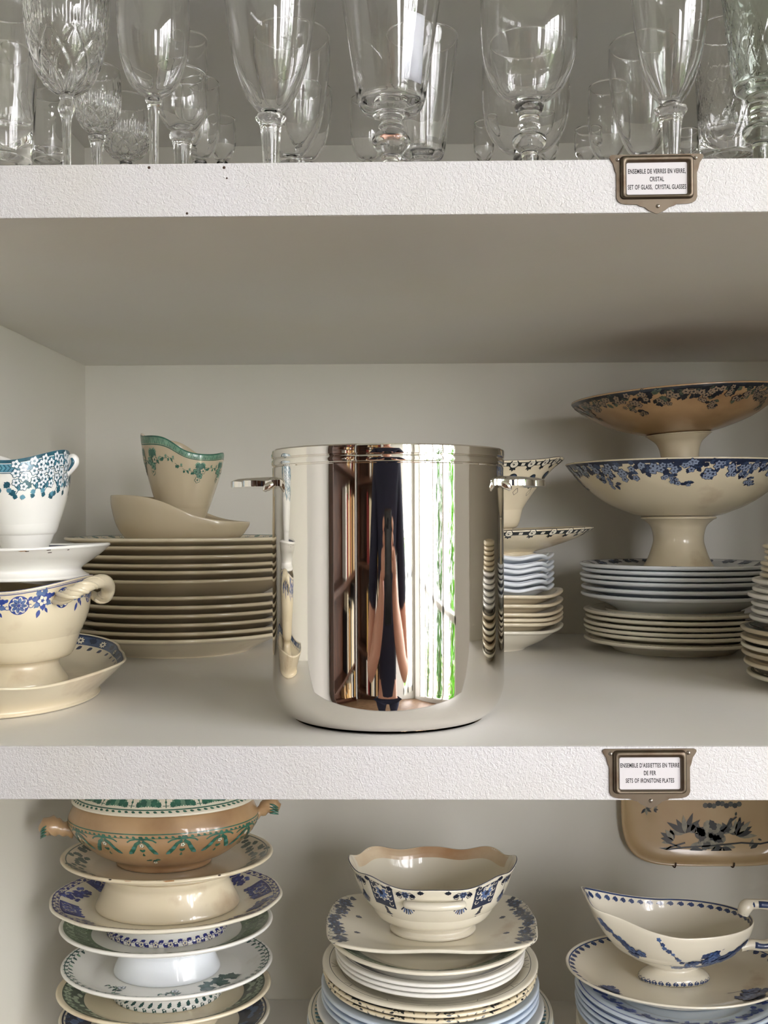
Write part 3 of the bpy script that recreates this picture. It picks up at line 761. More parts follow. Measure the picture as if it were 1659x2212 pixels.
gl('lowest small glass left of the slender wine glasses at the right', 'glass', 1272, .93, 352, 28, rim=282, style='round', stem=.003)
gl('small plain tumbler low at the back behind the slender wine glasses', 'tumbler', 1486, .93, 352, 26, rim=285, style='tumbler', stem=0)
gl('greenish lattice-engraved goblet cut by the right edge', 'goblet', 1646, .665, 206, 92, hgt=.10, style='cone', stem=.0075, cut='lattice', m=GREENGLASS, knob='ringed', footr=.75)
gl('lattice-engraved tumbler behind the greenish goblet at the right edge', 'tumbler', 1575, .77, 348, 72, rim=68, style='tumbler', stem=0, cut='lattice')
gl('short lattice-engraved glass left of the greenish goblet', 'tumbler', 1552, .86, 350, 42, rim=162, style='tumbler', stem=0, cut='lattice')
gl('low greenish glass with thick base at the right edge of the shelf', 'glass', 1632, .86, 336, 64, rim=232, style='flare', stem=.006, m=GREENGLASS)

# paper sticker inside the centre rummer
def sticker():
    vs, fs = [], []; Y = .665; c0 = at(848, 1118, Y)
    n = 10
    for i in range(n+1):
        py = 62+(198-62)*i/n
        for j in range(5):
            px = 872+(912-872)*j/4+(3-i*.9); p = at(px, py, Y)
            R = 118*Y/F*(.62+.38*max(0, (238-py)/238*.78)); dx = p.x-c0.x
            y = Y-math.sqrt(max(R*R*.80-dx*dx, 1e-6))+.0001*sin(i*2+j); vs.append(Vector((p.x, y, p.z)))
    for i in range(n):
        for j in range(4): a = i*5+j; fs.append((a, a+1, a+6, a+5))
    c = vs[27]; o = raw('paper_sticker', [v-c for v in vs], fs, mat('sticker_paper', srgb(226, 228, 238), .5), None, c, True)
    sm = o.modifiers.new('thickness', 'SOLIDIFY'); sm.thickness = .0002
    tag(o, 'crumpled white paper sticker stuck inside the centre rummer', 'sticker')
sticker()

# ------------------------------------------------------------------ label holders
def holder(x0, x1, y0, lines, label, txt_h, fine):
    k = 1/SC; c = at((x0+x1)/2, y0, YF-.0008); t = thing('label_holder', label, 'label holder', c)
    W = (x1-x0)*k; s = W/1390.    # outline traced from the holder's own proportions
    t.rotation_euler = (0, -.006, 0)
    half = [(0, 0), (-660, 0), (-692, 18), (-695, 45), (-665, 95), (-640, 130), (-625, 190), (-612, 240), (-596, 275), (-596, 640), (-575, 690), (-530, 720), (-470, 735), (-290, 742), (-255, 765), (-180, 785), (-125, 830), (-70, 855), (-20, 876), (0, 880)]
    pts = [(x, -y) for x, y in half]; pts = pts+[(-x, y) for x, y in pts[1:-1]][::-1]
    win = []
    wx, wy0, wy1, r = 452, -128, -600, 30
    for (cx, cy_, a0) in ((-wx+r, wy0-r, PI), (-wx+r, wy1+r, 1.5*PI), (wx-r, wy1+r, 0)[:3], (wx-r, wy0-r, PI/2)):
        pass
    def rr(hw, t0, t1, r, n=5):
        o = []
        for cx, cy_, a in ((-hw+r, t0-r, PI/2), (-hw+r, t1+r, PI), (hw-r, t1+r, 1.5*PI), (hw-r, t0-r, 0)):
            for q in range(n+1): o.append((cx+r*cos(a+PI/2*q/n), cy_+r*sin(a+PI/2*q/n)))
        return o
    bm = bmesh.new()
    def loop(ps, y): return [bm.verts.new((p[0]*s, y, p[1]*s)) for p in ps]
    A = loop(pts, -.0006); 
    hole = loop(rr(468, -110, -615, 34), -.0006)
    e = [bm.edges.new((A[i], A[(i+1) % len(A)])) for i in range(len(A))]+[bm.edges.new((hole[i], hole[(i+1) % len(hole)])) for i in range(len(hole))]
    g = bmesh.ops.triangle_fill(bm, use_beauty=True, use_dissolve=True, edges=e)
    fcs = [f for f in g['geom'] if isinstance(f, bmesh.types.BMFace)]
    ex = bmesh.ops.extrude_face_region(bm, geom=fcs)
    for v in ex['geom']:
        if isinstance(v, bmesh.types.BMVert): v.co.y += .0006+.0001
    bmesh.ops.recalc_face_normals(bm, faces=bm.faces)
    me = bpy.data.meshes.new('back_plate'); bm.to_mesh(me); bm.free(); link('back_plate', me, BRASS, t, smooth=False)
    # raised U-shaped frame: profile swept between two rounded rectangles
    prof = [(0, 0), (.06, -.0011), (.18, -.0019), (.34, -.0023), (.55, -.0023), (.75, -.0020), (.90, -.0012), (1, -.0003)]
    n = None; vs, fs = [], []
    for f, y in prof:
        hw = 545-(545-446)*f; top = -20-(108)*f*1.0; bot = -665+(665-598)*f
        row = rr(hw, top, bot, 66-40*f); n = len(row)
        for q in row: vs.append((q[0]*s, -.0006+y, q[1]*s))
    for i in range(len(prof)-1):
        for q in range(n): fs.append((i*n+q, i*n+(q+1) % n, (i+1)*n+(q+1) % n, (i+1)*n+q))
    fr = raw('raised_frame', vs, fs, BRASS, t, None, True, 40)
    vs, fs = [], []
    v = [(-462*s, -.0010, -112*s), (462*s, -.0010, -112*s), (462*s, -.0010, -610*s), (-462*s, -.0010, -610*s)]
    v += [(a, -.0007, c_) for a, _, c_ in v]
    cardm = mat('card_paper', srgb(206, 203, 207), .6)
    card = raw('card', v, [(0, 3, 2, 1), (4, 5, 6, 7), (0, 1, 5, 4), (1, 2, 6, 5), (2, 3, 7, 6), (3, 0, 4, 7)], cardm, t)
    inkm = mat('lettering_ink', srgb(30, 28, 34), .7)
    for (txt, wpx, xc, yc) in lines:
        cu = bpy.data.curves.new('lettering', 'FONT'); cu.body = txt; cu.align_x = 'CENTER'; cu.align_y = 'CENTER'; cu.size = 1; cu.offset = .024; cu.space_character = 1.1
        o = bpy.data.objects.new('lettering', cu); C.objects.link(o); bpy.context.view_layer.update()
        me = bpy.data.meshes.new_from_object(o.evaluated_get(bpy.context.evaluated_depsgraph_get())); bpy.data.objects.remove(o)
        xs = [q.co.x for q in me.vertices]; ys = [q.co.y for q in me.vertices]
        sx_ = wpx*s/(max(xs)-min(xs)); sy = txt_h*s/.74
        mx = (max(xs)+min(xs))/2
        for q in me.vertices: q.co = Vector(((q.co.x-mx)*sx_+xc*s, -.00104, (q.co.y-.0)*sy+yc*s))
        me.materials.clear(); o = link('lettering', me, inkm, card, smooth=False); o['kind'] = 'stuff'
    for sx_, sz in ((-575, -72), (575, -62), (15, -770)):
        cc = Vector((sx_*s, -.0006, sz*s)); r = 28*s
        Sx = Surf([(0, -.0002), (r, -.0002), (r, .0003), (r*.7, .0008), (0, .0010)], 2, lambda th, rr_, z: (rr_*cos(th), -z, rr_*sin(th)), 2, 14)
        sc = Sx.mesh('screw', STEEL, t, cc)
        raw('screw_slot', [(-r*.7, -.00112, -r*.12), (r*.7, -.00112, -r*.12), (r*.7, -.00112, r*.12), (-r*.7, -.00112, r*.12)], [(0, 1, 2, 3)], DARKM, sc).rotation_euler = (0, .8*sx_, 0)
holder(1317, 1518, 334, [('ENSEMBLE DE VERRES EN VERRE,', 850, 0, -258), ('CRISTAL', 212, 0, -375), ('SET OF GLASS,  CRYSTAL GLASSES', 862, 0, -492)], 'aged metal label holder lettered for glass and crystal glasses on the upper shelf edge', 70, 1)
holder(1302, 1503, 1617, [("ENSEMBLE D'ASSIETTES EN TERRE", 870, 0, -246), ('DE FER', 180, 0, -360), ('SETS OF IRONSTONE PLATES', 715, 0, -472)], 'pitted metal label holder lettered for ironstone plates on the middle shelf edge', 66, 1)

# ------------------------------------------------------------------ lower compartment, left stack of footed dishes
DY = .98
def oval(ax, ay=None): 
    q = .80 if ay is None else ay
    return lambda th, r, z: (r*cos(th), r*sin(th)*q, z)
lev = [('b', 122, 588, 1855), ('c', 98, 608, 1948), ('d', 122, 588, 2000), ('e', 127, 588, 2086), ('f', 118, 585, 2137), ('g', 125, 583, 2195)]
LV = {}
for k, a, b_, y in lev:
    x, R = ring(a, b_, DY); yt = DY-R*.22; LV[k] = (x, R, at(a, y, yt).z)
spec = {'b': dict(m=CREAM, fr=.68, lab='cream oval footed stand with dark speckled rim directly under the tureen'),
        'c': dict(m=IVORY, fr=.52, lab='footed platter with cobalt blue flower panels, second dish down in the lower left stack'),
        'd': dict(m=WHITE, fr=.50, lab='footed dish with grey-green patterned rim below the cobalt platter'),
        'e': dict(m=WHITE, fr=.52, lab='white footed dish with thin dark leaf border in the lower left stack'),
        'f': dict(m=CREAM, fr=.50, lab='cream-rimmed footed dish with grey-green pattern near the bottom left'),
        'g': dict(m=IVORY, fr=.52, lab='dark blue patterned footed dish, lowest visible in the lower left stack')}
Q = .80
keys = 'bcdefg'; WEL = .0105
PRNT = {}
for i, k in enumerate(keys):
    x, R, z = LV[k]; sp = spec[k]
    zbelow = (LV[keys[i+1]][2]-WEL+.0002) if i < 5 else ZL+.0002
    hf = z-WEL-.0045-zbelow       # foot height up to the dish underside
    cyy = DY-.002*i; x2 = LV[keys[min(i+1, 5)]][0]
    t = thing('footed_dish', sp['lab'], 'dish', (x, cyy, zbelow), None)
    fR = R*sp['fr']
    ft = [(0, hf*.5), (fR*.8, hf*.5), (fR*.94, .0006), (fR*.98, 0), (fR, .0014), (fR*.99, .0042), (fR*.92, hf*.38), (fR*.85, hf*.70), (fR*.84, hf-.0002), (0, hf-.0002)]
    fm = {'b': CREAM, 'c': WHITE, 'd': COOLW, 'e': WHITE, 'f': CREAM, 'g': IVORY}[k]
    SF = Surf(ft, 8, oval(1, Q), 4, 96); fo = SF.mesh('pedestal', fm, t)
    h = hf+.0002; H = z-zbelow
    bo = [(0, h), (fR*.84, h), (R*.80, h+.0048), (R*.92, H-.0062), (R-.002, H-.0036), (R, H-.0016), (R-.0014, H), (R-.005, H-.0007), (R*.90, H-.0028), (R*.81, h+.0078), (R*.72, h+.0046), (R*.6, h+.0043), (0, h+.0043)]
    wf = oval(1, Q)
    if k == 'c': wf = lambda th, r, z_, R=R: (r*cos(th)*(1+.005*cos(12*th)*(r/R)**6), r*sin(th)*Q*(1+.005*cos(12*th)*(r/R)**6), z_)
    S = Surf(bo, 6, wf, 5, 144); b_ = S.mesh('dish', sp['m'], t)
    PRNT[k] = (t, S, b_, SF, fo, R, fR)
def P_(k): return PRNT[k]
t, S, b_, SF, fo, R, fR = P_('b')
D = Dec(S, [DGREY, IVORY, DGREY]); rnd = random.Random(3); D.band(-.003, -.004, 0)
for k in range(150):
    D.origin(TAU*k/75, -.006-.016*rnd.random()); D.leaf(-.003, 0, rnd.random()*3, .008, .0045, 0, 1, 1)
D.build('speckled_border', b_)
D = Dec(S, [DARKM, BROWNST])
for a, l in ((4.5, .007), (4.85, .010), (5.35, .003), (4.35, .003)): D.origin(a, .0008); D.fan([(0, 0), (l*.3, .0009), (l, .0006), (l, -.0003), (l*.4, -.0005)], 1 if l > .005 else 0)
D.build('edge_chips', b_)
t, S, b_, SF, fo, R, fR = P_('c')
D = Dec(S, [COBALT, IVORY, ink('soft_cobalt', 66, 78, 150)]); rnd = random.Random(6)
D.band(-.0012, -.0020, 0); D.band(-.0062, -.0067, 0)
for k in range(130):
    D.origin(TAU*k/130, -.0040); D.leaf(-.002, 0, .6*(-1)**k, .0055, .0026, 0, 1, 1)
    if k % 3 == 0: D.flower(0, 0, .0023, 5, 0, 1, k, 2)
for k in range(6):
    a = 3.50+TAU*k/6
    D.origin(a, -.018)
    D.band(-.0075, -.0245, 0, 1, 14, 4, a-.22, a+.22)
    for q in range(8):
        D.origin(a-.17+.05*q, -.011-.010*(q % 2)-.002); D.flower(0, 0, .0042, 5, 0, 2, q, 2)
    D.origin(a, -.016); D.flower(0, 0, .0068, 6, 1, 2, 0, 3); D.disc(0, 0, .002, 0, 6, 8)
    for q in (-1, 1):
        D.origin(a+q*.11, -.014)
        for e in range(5): D.stroke([(.003*cos(e), .003*sin(e)), (.005*cos(e+1), .005*sin(e+1))], .0005, 1, 3)
    D.origin(a+.52, -.017); sprig(D, -.012, .002, -.1, .024, rnd, .0006, n=7)
    D.flower(0, 0, .0062, 6, 0, 2, 0, 3, True); D.flower(-.010, -.003, .0045, 5, 0, 2, 1, 3, True); D.flower(.010, .003, .0045, 5, 0, 2, 2, 3, True)
    for q in range(8): D.leaf(-.014+.004*q, .004-.008*(q % 2), q*1.3, .006, .003, 0 if q % 2 else 2, 2, 1)
D.build('flower_panels', b_)
D = Dec(SF, [COBALT, IVORY, COBALT]); L0 = SF.L[-1]
for k in range(80):
    D.origin(TAU*k/80, 0); dd = SF.L[SF.rim]-SF.L[5*4]; D.origin(TAU*k/80, dd); D.leaf(-.002, 0, .6*(-1)**k, .006, .0035, 0, 1, 1)
    if k % 3 == 0: D.flower(0, .001, .003, 5, 0, 1, k, 2)
D.build('leaf_border', fo)
t, S, b_, SF, fo, R, fR = P_('d')
D = Dec(S, [MIDG, COOLW, DGREY]); D.band(-.0022, -.0265, 0, 1, 144, 5)
PG = ink('pale_green_print', 150, 172, 152)
D.m = [ink('sage_print', 98, 116, 96), ink('sage_light', 158, 172, 154), DGREY]
for k in range(46):
    D.origin(TAU*k/46, -.008); D.disc(0, 0, .0036, 1, 2, 12); D.disc(0, 0, .0026, 0, 3, 12); D.flower(.004, -.008, .0034, 5, 1, 0, k, 2); D.leaf(-.004, -.004, 2, .006, .003, 1, 2, 1)
    D.origin(TAU*(k+.5)/46, -.020); D.disc(0, 0, .0032, 1, 2, 10); D.disc(0, 0, .0022, 0, 3, 10)
D.build('sage_border', b_)
t, S, b_, SF, fo, R, fR = P_('e')
rnd = random.Random(8); DT = ink('dark_teal_print', 30, 66, 66)
D = Dec(S, [DT, COOLW, MIDG]); D.band(-.0016, -.0024, 0)
for k in range(120):
    D.origin(TAU*k/120, -.0050); D.leaf(-.0015, 0, 1.1*(-1)**k, .005, .0026, 0 if k % 3 else 2, 1, 1); D.stroke([(-.003, .001*(-1)**k), (.003, -.001*(-1)**k)], .0004, 0)
for a in (5.0, 4.1):
    D.origin(a, -.036); sprig(D, -.008, 0, .4, .02, rnd, n=6); sprig(D, 0, 0, 2.4, .014, rnd, n=5); D.flower(0, 0, .004, 5, 0, 1, 0, 3)
for k in range(16):
    D.origin(5.5+.045*k, -.033); D.leaf(-.004, 0, .7+k, .011, .006, 0, 1+k % 2, 1)
D.build('leaf_border', b_)
D = Dec(SF, [DT, COOLW, DT])
for k in range(70):
    dd = SF.L[SF.rim]-SF.L[5*4]; D.origin(TAU*k/70, dd); D.leaf(-.002, 0, 1.1*(-1)**k, .0065, .003, 0, 1, 1); D.stroke([(-.003, .001*(-1)**k), (.003, -.001*(-1)**k)], .0005, 0)
D.build('leaf_border', fo)
t, S, b_, SF, fo, R, fR = P_('f')
D = Dec(S, [ink('sage_print', 98, 116, 96), ink('sage_light', 158, 172, 154), DGREY]); D.band(-.004, -.023, 2, 1, 144, 4)
for k in range(60):
    D.origin(TAU*k/60, -.0085); D.flower(0, 0, .0042, 5, 0, 1, k, 2); D.origin(TAU*(k+.5)/60, -.018); D.leaf(-.003, 0, k, .007, .004, 1, 2, 1)
D.build('sage_border', b_)
t, S, b_, SF, fo, R, fR = P_('g')
D = Dec(S, [COBALT, MIDB, NAVY]); D.band(-.0015, -.026, 2, 1, 144, 5)
for k in range(50):
    D.origin(TAU*k/50, -.006); D.stroke([(.003*(1-q/9)*cos(q), .003*(1-q/9)*sin(q)) for q in range(8)], .0008, 1, 2); D.origin(TAU*(k+.5)/50, -.016); D.leaf(-.004, 0, k, .009, .005, 1, 2, 1)
D.build('scroll_border', b_)

# tureen ------------------------------------------------------------
x, R, z = LV['b']; zt = z-WEL+.0004; xt = at(352, 1118, DY).x; RT = (556-148)/2*DY/F; ztop = at(330, 1776, .905).z; HT = ztop-zt
tt = thing('tureen', 'tan-stained oval tureen with green leaf border and lidded top in the lower left', 'tureen', (xt, DY, zt))
pr = [(0, .002), (RT*.42, .002), (RT*.47, 0), (RT*.50, .0012), (RT*.52, .006), (RT*.70, HT*.22), (RT*.90, HT*.46), (RT*.985, HT*.64), (RT, HT*.76), (RT*.965, HT*.90), (RT*.925, HT), (RT*.89, HT), (RT*.87, HT-.003), (RT*.9, HT*.7), (RT*.8, HT*.4), (RT*.5, .010), (0, .009)]
ST = Surf(pr, 10, oval(1, .74), 5, 128); bt = ST.mesh('body', TAN, tt)
D = Dec(ST, [GREEN, IVORY, ink('soft_green', 60, 112, 108)]); d0 = ST.L[ST.rim]-ST.L[8*5]
D.band(d0-.0012, d0-.0002, 0); D.band(d0+.0026, d0+.0032, 0)
for k in range(96): D.origin(TAU*k/96, d0+.0012); D.leaf(-.0016, 0, .5, .004, .0022, 0, 1)
D.k = 1.3
for k in range(15):
    D.origin(TAU*k/15+.05, d0+.004)
    for sgn in (-1, 1):
        D.stroke([(0, .000), (sgn*.004, -.0004), (sgn*.008, .0004), (sgn*.0105, .0022)], .0011, 0, 2)
        D.stroke([(sgn*.0006, .001), (sgn*.004, .0035), (sgn*.0065, .0080), (sgn*.0095, .0120)], [.0022, .0034], 0, 2)
        for q in range(4): D.leaf(sgn*(.003+.0018*q), .003+.0026*q, (PI/2-sgn*.9), .0042, .0022, 2 if q % 2 else 0, 3, 1)
    D.flower(0, .0045, .0020, 5, 0, 1, 0, 3); D.stroke([(0, .004), (0, .014)], .0009, 0, 2); D.leaf(-.002, .008, .8, .004, .002, 0, 3); D.leaf(.002, .008, 2.3, .004, .002, 0, 3); D.disc(0, .0145, .0012, 0, 2, 6); D.disc(0, -.0012, .0013, 0, 2, 8)
D.k = 1; D.origin(4.75, d0+.030); cluster(D, random.Random(1), .008, 1, 5)
D.build('leaf_border', bt)
RL = RT*.965; hl = .034
lid = [(0, HT+.0022), (RT*.8, HT+.0022), (RL-.003, HT+.0008), (RL, HT+.0018), (RL-.001, HT+.004), (RL*.93, HT+.0085), (RL*.80, HT+.020), (RL*.55, HT+.028), (RL*.15, HT+.033), (RL*.06, HT+.038), (RL*.10, HT+.043), (RL*.07, HT+.049), (0, HT+.051)]
SLd = Surf(lid, 12, oval(1, .74), 5, 128); ld_ = SLd.mesh('lid', IVORY, tt)
D = Dec(SLd, [GREEN, IVORY, MIDG]); Lr = SLd.L[SLd.rim]
dd0 = Lr-SLd.L[4*5]; D.band(dd0-.003, dd0-.0042, 0)
for k in range(80): D.origin(TAU*k/80, dd0-.0020); D.leaf(-.0018, 0, .3, .0042, .0022, 0, 1)
for k in range(16):
    D.origin(TAU*k/16, dd0-.0055)
    for sgn in (-1, 1):
        for q in range(4): D.leaf(sgn*(.001+.0022*q), -.001-.001*q*0, -PI/2+sgn*(.25+.15*q), .0125-.0022*q, .0048, 0 if q % 2 else 2, 1+q % 2, 1)
    D.flower(0, -.011, .002, 5, 0, 1, 0, 3)
    D.origin(TAU*(k+.5)/16, dd0-.0055); D.disc(0, -.0055, .0012, 0, 1, 6); D.stroke([(0, 0), (0, -.009)], .0008, 0, 1); D.disc(0, -.009, .0013, 0, 1, 6); D.stroke([(-.003, -.002), (.003, -.002)], .0006, 0)
D.build('leaf_border', ld_)
def LT(px, py, Y): return at(px, py, Y)-tt.location
for nm, path, rr in (('left', [LT(160, 1792, .97), LT(132, 1789, .965), LT(108, 1784, .963), LT(92, 1796, .962)], [.0085, .0075, .0105, .0055]),
                     ('right', [LT(542, 1762, .99), LT(562, 1752, .992), LT(585, 1738, .994), LT(603, 1744, .995)], [.0075, .0060, .0085, .0045])):
    v, f = tube(path, rr, 14, 5); c0 = sum((Vector(q) for q in v), Vector())/len(v)
    v = [Vector((q.x, q.y, c0.z+(q.z-c0.z)*.9+.0012*sin(q.x*900))) for q in v]
    h = raw('handle', v, f, TAN, tt, None, True); h['label'] = 'leaf-shaped handle on the %s with green tips' % nm
    tip = path[-2]; 
    for q in range(4):
        a = path[-2]+Vector((0, -.0102 if nm == 'left' else -.0085, .003-.003*q)); b2 = path[-1]+Vector((0, -.0055, .001-.002*q))
        vv, ff = tube([a, (a+b2)/2+Vector((0, -.001, .0008)), b2], [.0004, .0011, .0005], 6, 3); raw('leaf_vein', vv, ff, GREEN, h, None, True)

# ------------------------------------------------------------------ middle stack
MY = .955; mx = at(925, 1118, MY).x
rows = [(683, 1145, 2181, 'm'), ]
mid = []   # (z, R, glaze, label)
mid.append((at(0, 2097, MY-.094).z, .0945, IVORY, 'ivory soup plate with green rim under the octagonal platter', .0195))
zz = mid[0][0]
for q in range(3): mid.append((zz-.0125-.0048*q, .0890-.0006*q, WHITE, 'small white plate, %s of three in the middle stack' % ordn(q, 3), .017))
z3 = mid[-1][0]
mid.append((z3-.0055, .1005, IVORY, 'larger ivory plate with thin black line just under the small white plates', .017))
mid.append((z3-.0110, .1000, CREAM, 'large cream plate below the black-lined plate', .017))
mid.append((z3-.0165, .0985, CREAM, 'cream plate with black floral print in the middle stack', .017))
for q in range(3): mid.append((z3-.0235-.006*q, .1015, PALEB, 'pale blue plate, %s of three in the middle stack' % ordn(q, 3), .017))
mid.append((z3-.0440, .1060, WHITE, 'white plate with greyed edge below the pale blue plates', .018))
mid.append((z3-.0510, .1140, IVORY, 'widest plate with dark green leaf border near the bottom of the middle stack', .018))
mid.append((z3-.0590, .1150, PALEB, 'widest pale blue plate at the bottom of the middle stack', .020))
its = []
for z, R, m_, lab, h in mid[::-1]: its.append(dict(z=z, R=R, m=m_, label=lab, h=h, t=.0036, rf=.58))
its[0]['h'] = its[0]['z']-ZL
zlow = its[0]['z']-.030
# plain deep bowl that carries the stack
bs = thing('serving_bowl', 'white serving bowl carrying the middle plate stack', 'bowl', (mx, MY, ZL+.0002))
hb_ = zlow-ZL-.0004
Surf([(0, .002), (.05, .002), (.053, 0), (.056, .002), (.075, hb_*.5), (.088, hb_*.9), (.090, hb_), (.086, hb_), (.083, hb_*.9), (.07, hb_*.5), (.05, .012), (0, .010)], 6, None, 5, 80).mesh('body', WHITE, bs)
its[0]['h'] = .0285; its[0]['rf'] = .86
MST = stack('plate', its, zlow+.0002, mx, MY, WHITE, '', 'plate', 'plates in the lower middle stack')
def bandfn(lst):
    def f(D):
        for a, b_, mi in lst: D.band(a, b_, mi, 1, steps=max(1, int(abs(b_-a)/.004)))
    return f
MS = {o['label']: (o, S) for o, S, _, _ in MST}
def pr_on(key, mats, fn):
    for l, (o, S) in MS.items():
        if key in l: return print_on(o, S, mats, fn)
def greens(D):
    D.band(-.003, -.020, 1, 1, steps=4); D.band(-.0025, -.0032, 0)
    for k in range(60): D.origin(TAU*k/60, -.011); D.leaf(-.004, 0, k*1.1, .009, .005, 0, 2, 1)
pr_on('ivory soup plate', [DGREY, ink('sage_print', 98, 116, 96)], greens)
def blackline(D):
    D.band(-.0052, -.0058, 0); D.band(-.0155, -.016, 0)
    for k in range(40): D.origin(TAU*k/40, -.010); D.stroke([(-.004, .003), (0, -.003), (.004, .003)], .0007, 0) if k % 3 == 0 else None
pr_on('thin black line', [BLACK], blackline)
def blackfl(D):
    D.band(-.0015, -.012, 0, 1, 40, 3, 3.7, 4.35)
    for k in range(70):
        D.origin(TAU*k/70, -.004); D.leaf(-.003, 0, k*1.3, .007, .004, 0, 1, 1); D.origin(TAU*k/70, .0012); D.leaf(-.002, 0, k*.7, .0045, .0016, 0, 1)
pr_on('black floral', [BLACK], blackfl); pr_on('large cream plate', [BLACK], blackfl)
def leafb(D):
    D.band(-.002, -.0027, 0)
    for k in range(90): D.origin(TAU*k/90, -.008); D.leaf(-.002, .003, -1.2, .009, .004, 0, 1, 1); D.leaf(.001, .003, -2.0, .007, .003, 1, 2, 1)
pr_on('dark green leaf', [ink('dark_teal_print', 30, 66, 66), MIDT], leafb)
def wh(D): D.band(-.004, -.018, 0, 1, steps=3)
for key in ('small white plate, top',): pr_on(key, [NAVY], wh)
zpl = MST[-1][2]+.0102
# platter with cut corners under the boat
zr_ = zpl+.0160; hp_ = zr_-zpl
def sq(ax, ay, n=3.2):
    def f(th, r, z, cap=None):
        c_, s_ = cos(th), sin(th); k = (abs(c_)**n+abs(s_)**n)**(-1/n)
        q = min(1, r/.0) if False else r
        kk = 1+(k-1)*min(r/1.0, 1)**2
        return (r*ax*c_*kk, r*ay*s_*kk, z)
    return f
Rx = 239*MY/F*.985; Ry = .070
w0 = sq(Rx*.965, Ry, 3.8)
def wpl(th, r, z):
    x_, y_, z_ = w0(th, r, z); k = r**5; return (x_*(1-.012*abs(sin(4*th))*k), y_*(1-.012*abs(sin(4*th))*k), z_+.0007*k*cos(8*th))
c = [(0, .0015), (.47, .0015), (.49, 0), (.515, 0), (.54, .002), (.76, hp_*.45), (.93, hp_-.0045), (.99, hp_-.0032), (1, hp_-.0014), (.99, hp_), (.95, hp_-.0005), (.76, hp_*.5+.0035), (.58, .0075), (.4, .0065), (0, .0065)]
SP = Surf(c, 9, wpl, 5, 144)
tp = thing('octagonal_platter', 'ivory cut-corner platter with navy corner patterns under the centre sauce boat', 'platter', (mx+.0015, MY+.004, zpl))
bp = SP.mesh('dish', IVORY, tp)
D = Dec(SP, [NAVY, IVORY, MIDB]); rnd = random.Random(12)
for k in range(4):
    a = PI/4+PI/2*k; a = (.36, PI-.36, PI+.36, -.36)[k]
    for q in range(-4, 5):
        D.origin(a+q*.085, -.0085+.001*abs(q))
        if abs(q) % 3 == 0: D.flower(0, -.001, .0062, 9, 2, 0, q, 1)
        else:
            for e in range(5): D.leaf((e-2)*.002, -.003+.002*(e % 3), e*1.4+q, .006, .003, 0, 1+e % 2, 1)
        D.stroke([(.002*cos(e)*(1+e*.3), .004+.002*sin(e)*(1+.3*e)) for e in range(6)], .0005, 0, 3)
    D.origin(a, -.022); D.leaf(0, 0, -PI/2, .006, .004, 0, 1, 1)
for s_ in (0, PI):
    pass
for a in (1.15, PI-1.15): D.band(-.004, -.015, 0, 1, 10, 3, a-.1, a+.1)
D.build('corner_pattern', bp)
# centre sauce boat
zb = zpl+.0068; hB = at(0, 1858, MY).z-zb; AXB = 181*MY/F
def zf(th): return -.0085*(1-cos(th)**2)**1.2+.0025*cos(8*th)*(.4+.6*abs(cos(th))) + .004*abs(cos(th))**3*0
def rfn(th, t): return 1+.018*cos(8*th)*t**1.5-.012*(abs(cos(4*th))**12)*t
pr = [(.50, 0), (.515, .04), (.47, .09), (.53, .16), (.70, .34), (.83, .52), (.91, .72), (.955, .88), (1, .99)]
c, rim = bprof(pr, hB, .035, .012)
SB2 = Surf(c, rim, bwarp(AXB, .060, hB, zf, rfn, 1.6), 5, 160)
tb2 = thing('sauce_boat', 'ivory sauce boat with wavy chipped rim and navy panels in the lower centre', 'sauce boat', (mx+.003, MY+.004, zb))
b2 = SB2.mesh('body', BROWNST if False else IVORY, tb2)
D = Dec(SB2, [NAVY, IVORY, MIDB])
D.band(.0003, .0009, 0)
for a in (4.02, 5.40, .88, 2.26):
    D.band(.0012, .0250, 0, 1, 14, 5, a-.175, a+.175); D.k = 1.25
    D.origin(a, .012); D.flower(0, 0, .0062, 9, 1, 2, 0, 2); D.disc(0, 0, .0018, 0, 5, 8)
    for q in range(8):
        D.origin(a+(.12 if q % 2 else -.12), .004+.0024*q); D.stroke([(.0015*cos(e), .0015*sin(e)) for e in range(5)], .0006, 1, 2)
    D.origin(a, .030); D.fan([(-.0030, .0030), (-.0016, .002), (-.0012, -.003), (0, -.004), (.0012, -.003), (.0016, .002), (.0030, .0030), (0, .0042)], 0, 1); D.disc(0, .006, .0008, 0, 1, 6); D.disc(0, .0082, .0006, 0, 1, 6)
for a in (4.36, 5.06, 1.22, 1.92, 3.60, 5.82, .45, 2.7):
    for q in range(4):
        D.origin(a, .005)
        for sgn in (-1, 1):
            D.stroke([(sgn*.001, 0), (sgn*.004, -.001), (sgn*.006, .001), (sgn*.0065, .004), (sgn*.004, .005), (sgn*.003, .003)], .0006, 0, 1)
            D.leaf(sgn*.003, .001, PI/2-sgn*1.2, .005, .003, 0, 2, 1); D.leaf(sgn*.009, -.001, PI/2-sgn*1.6, .005, .0028, 0, 2, 1)
    D.flower(0, .001, .0030, 6, 2, 0, 0, 3); D.stroke([(0, .003), (0, .010)], .0007, 0)
    D.fan([(-.0015, .009), (.0015, .009), (.003, .013), (-.003, .013)], 0, 1)
    for q in range(-3, 4): D.stroke([(q*.0008, .012), (q*.0018, .0185-.0004*q*q)], .0010, 0 if q % 2 else 2, 2)
D.build('tassel_panels', b2)
D.k = 1
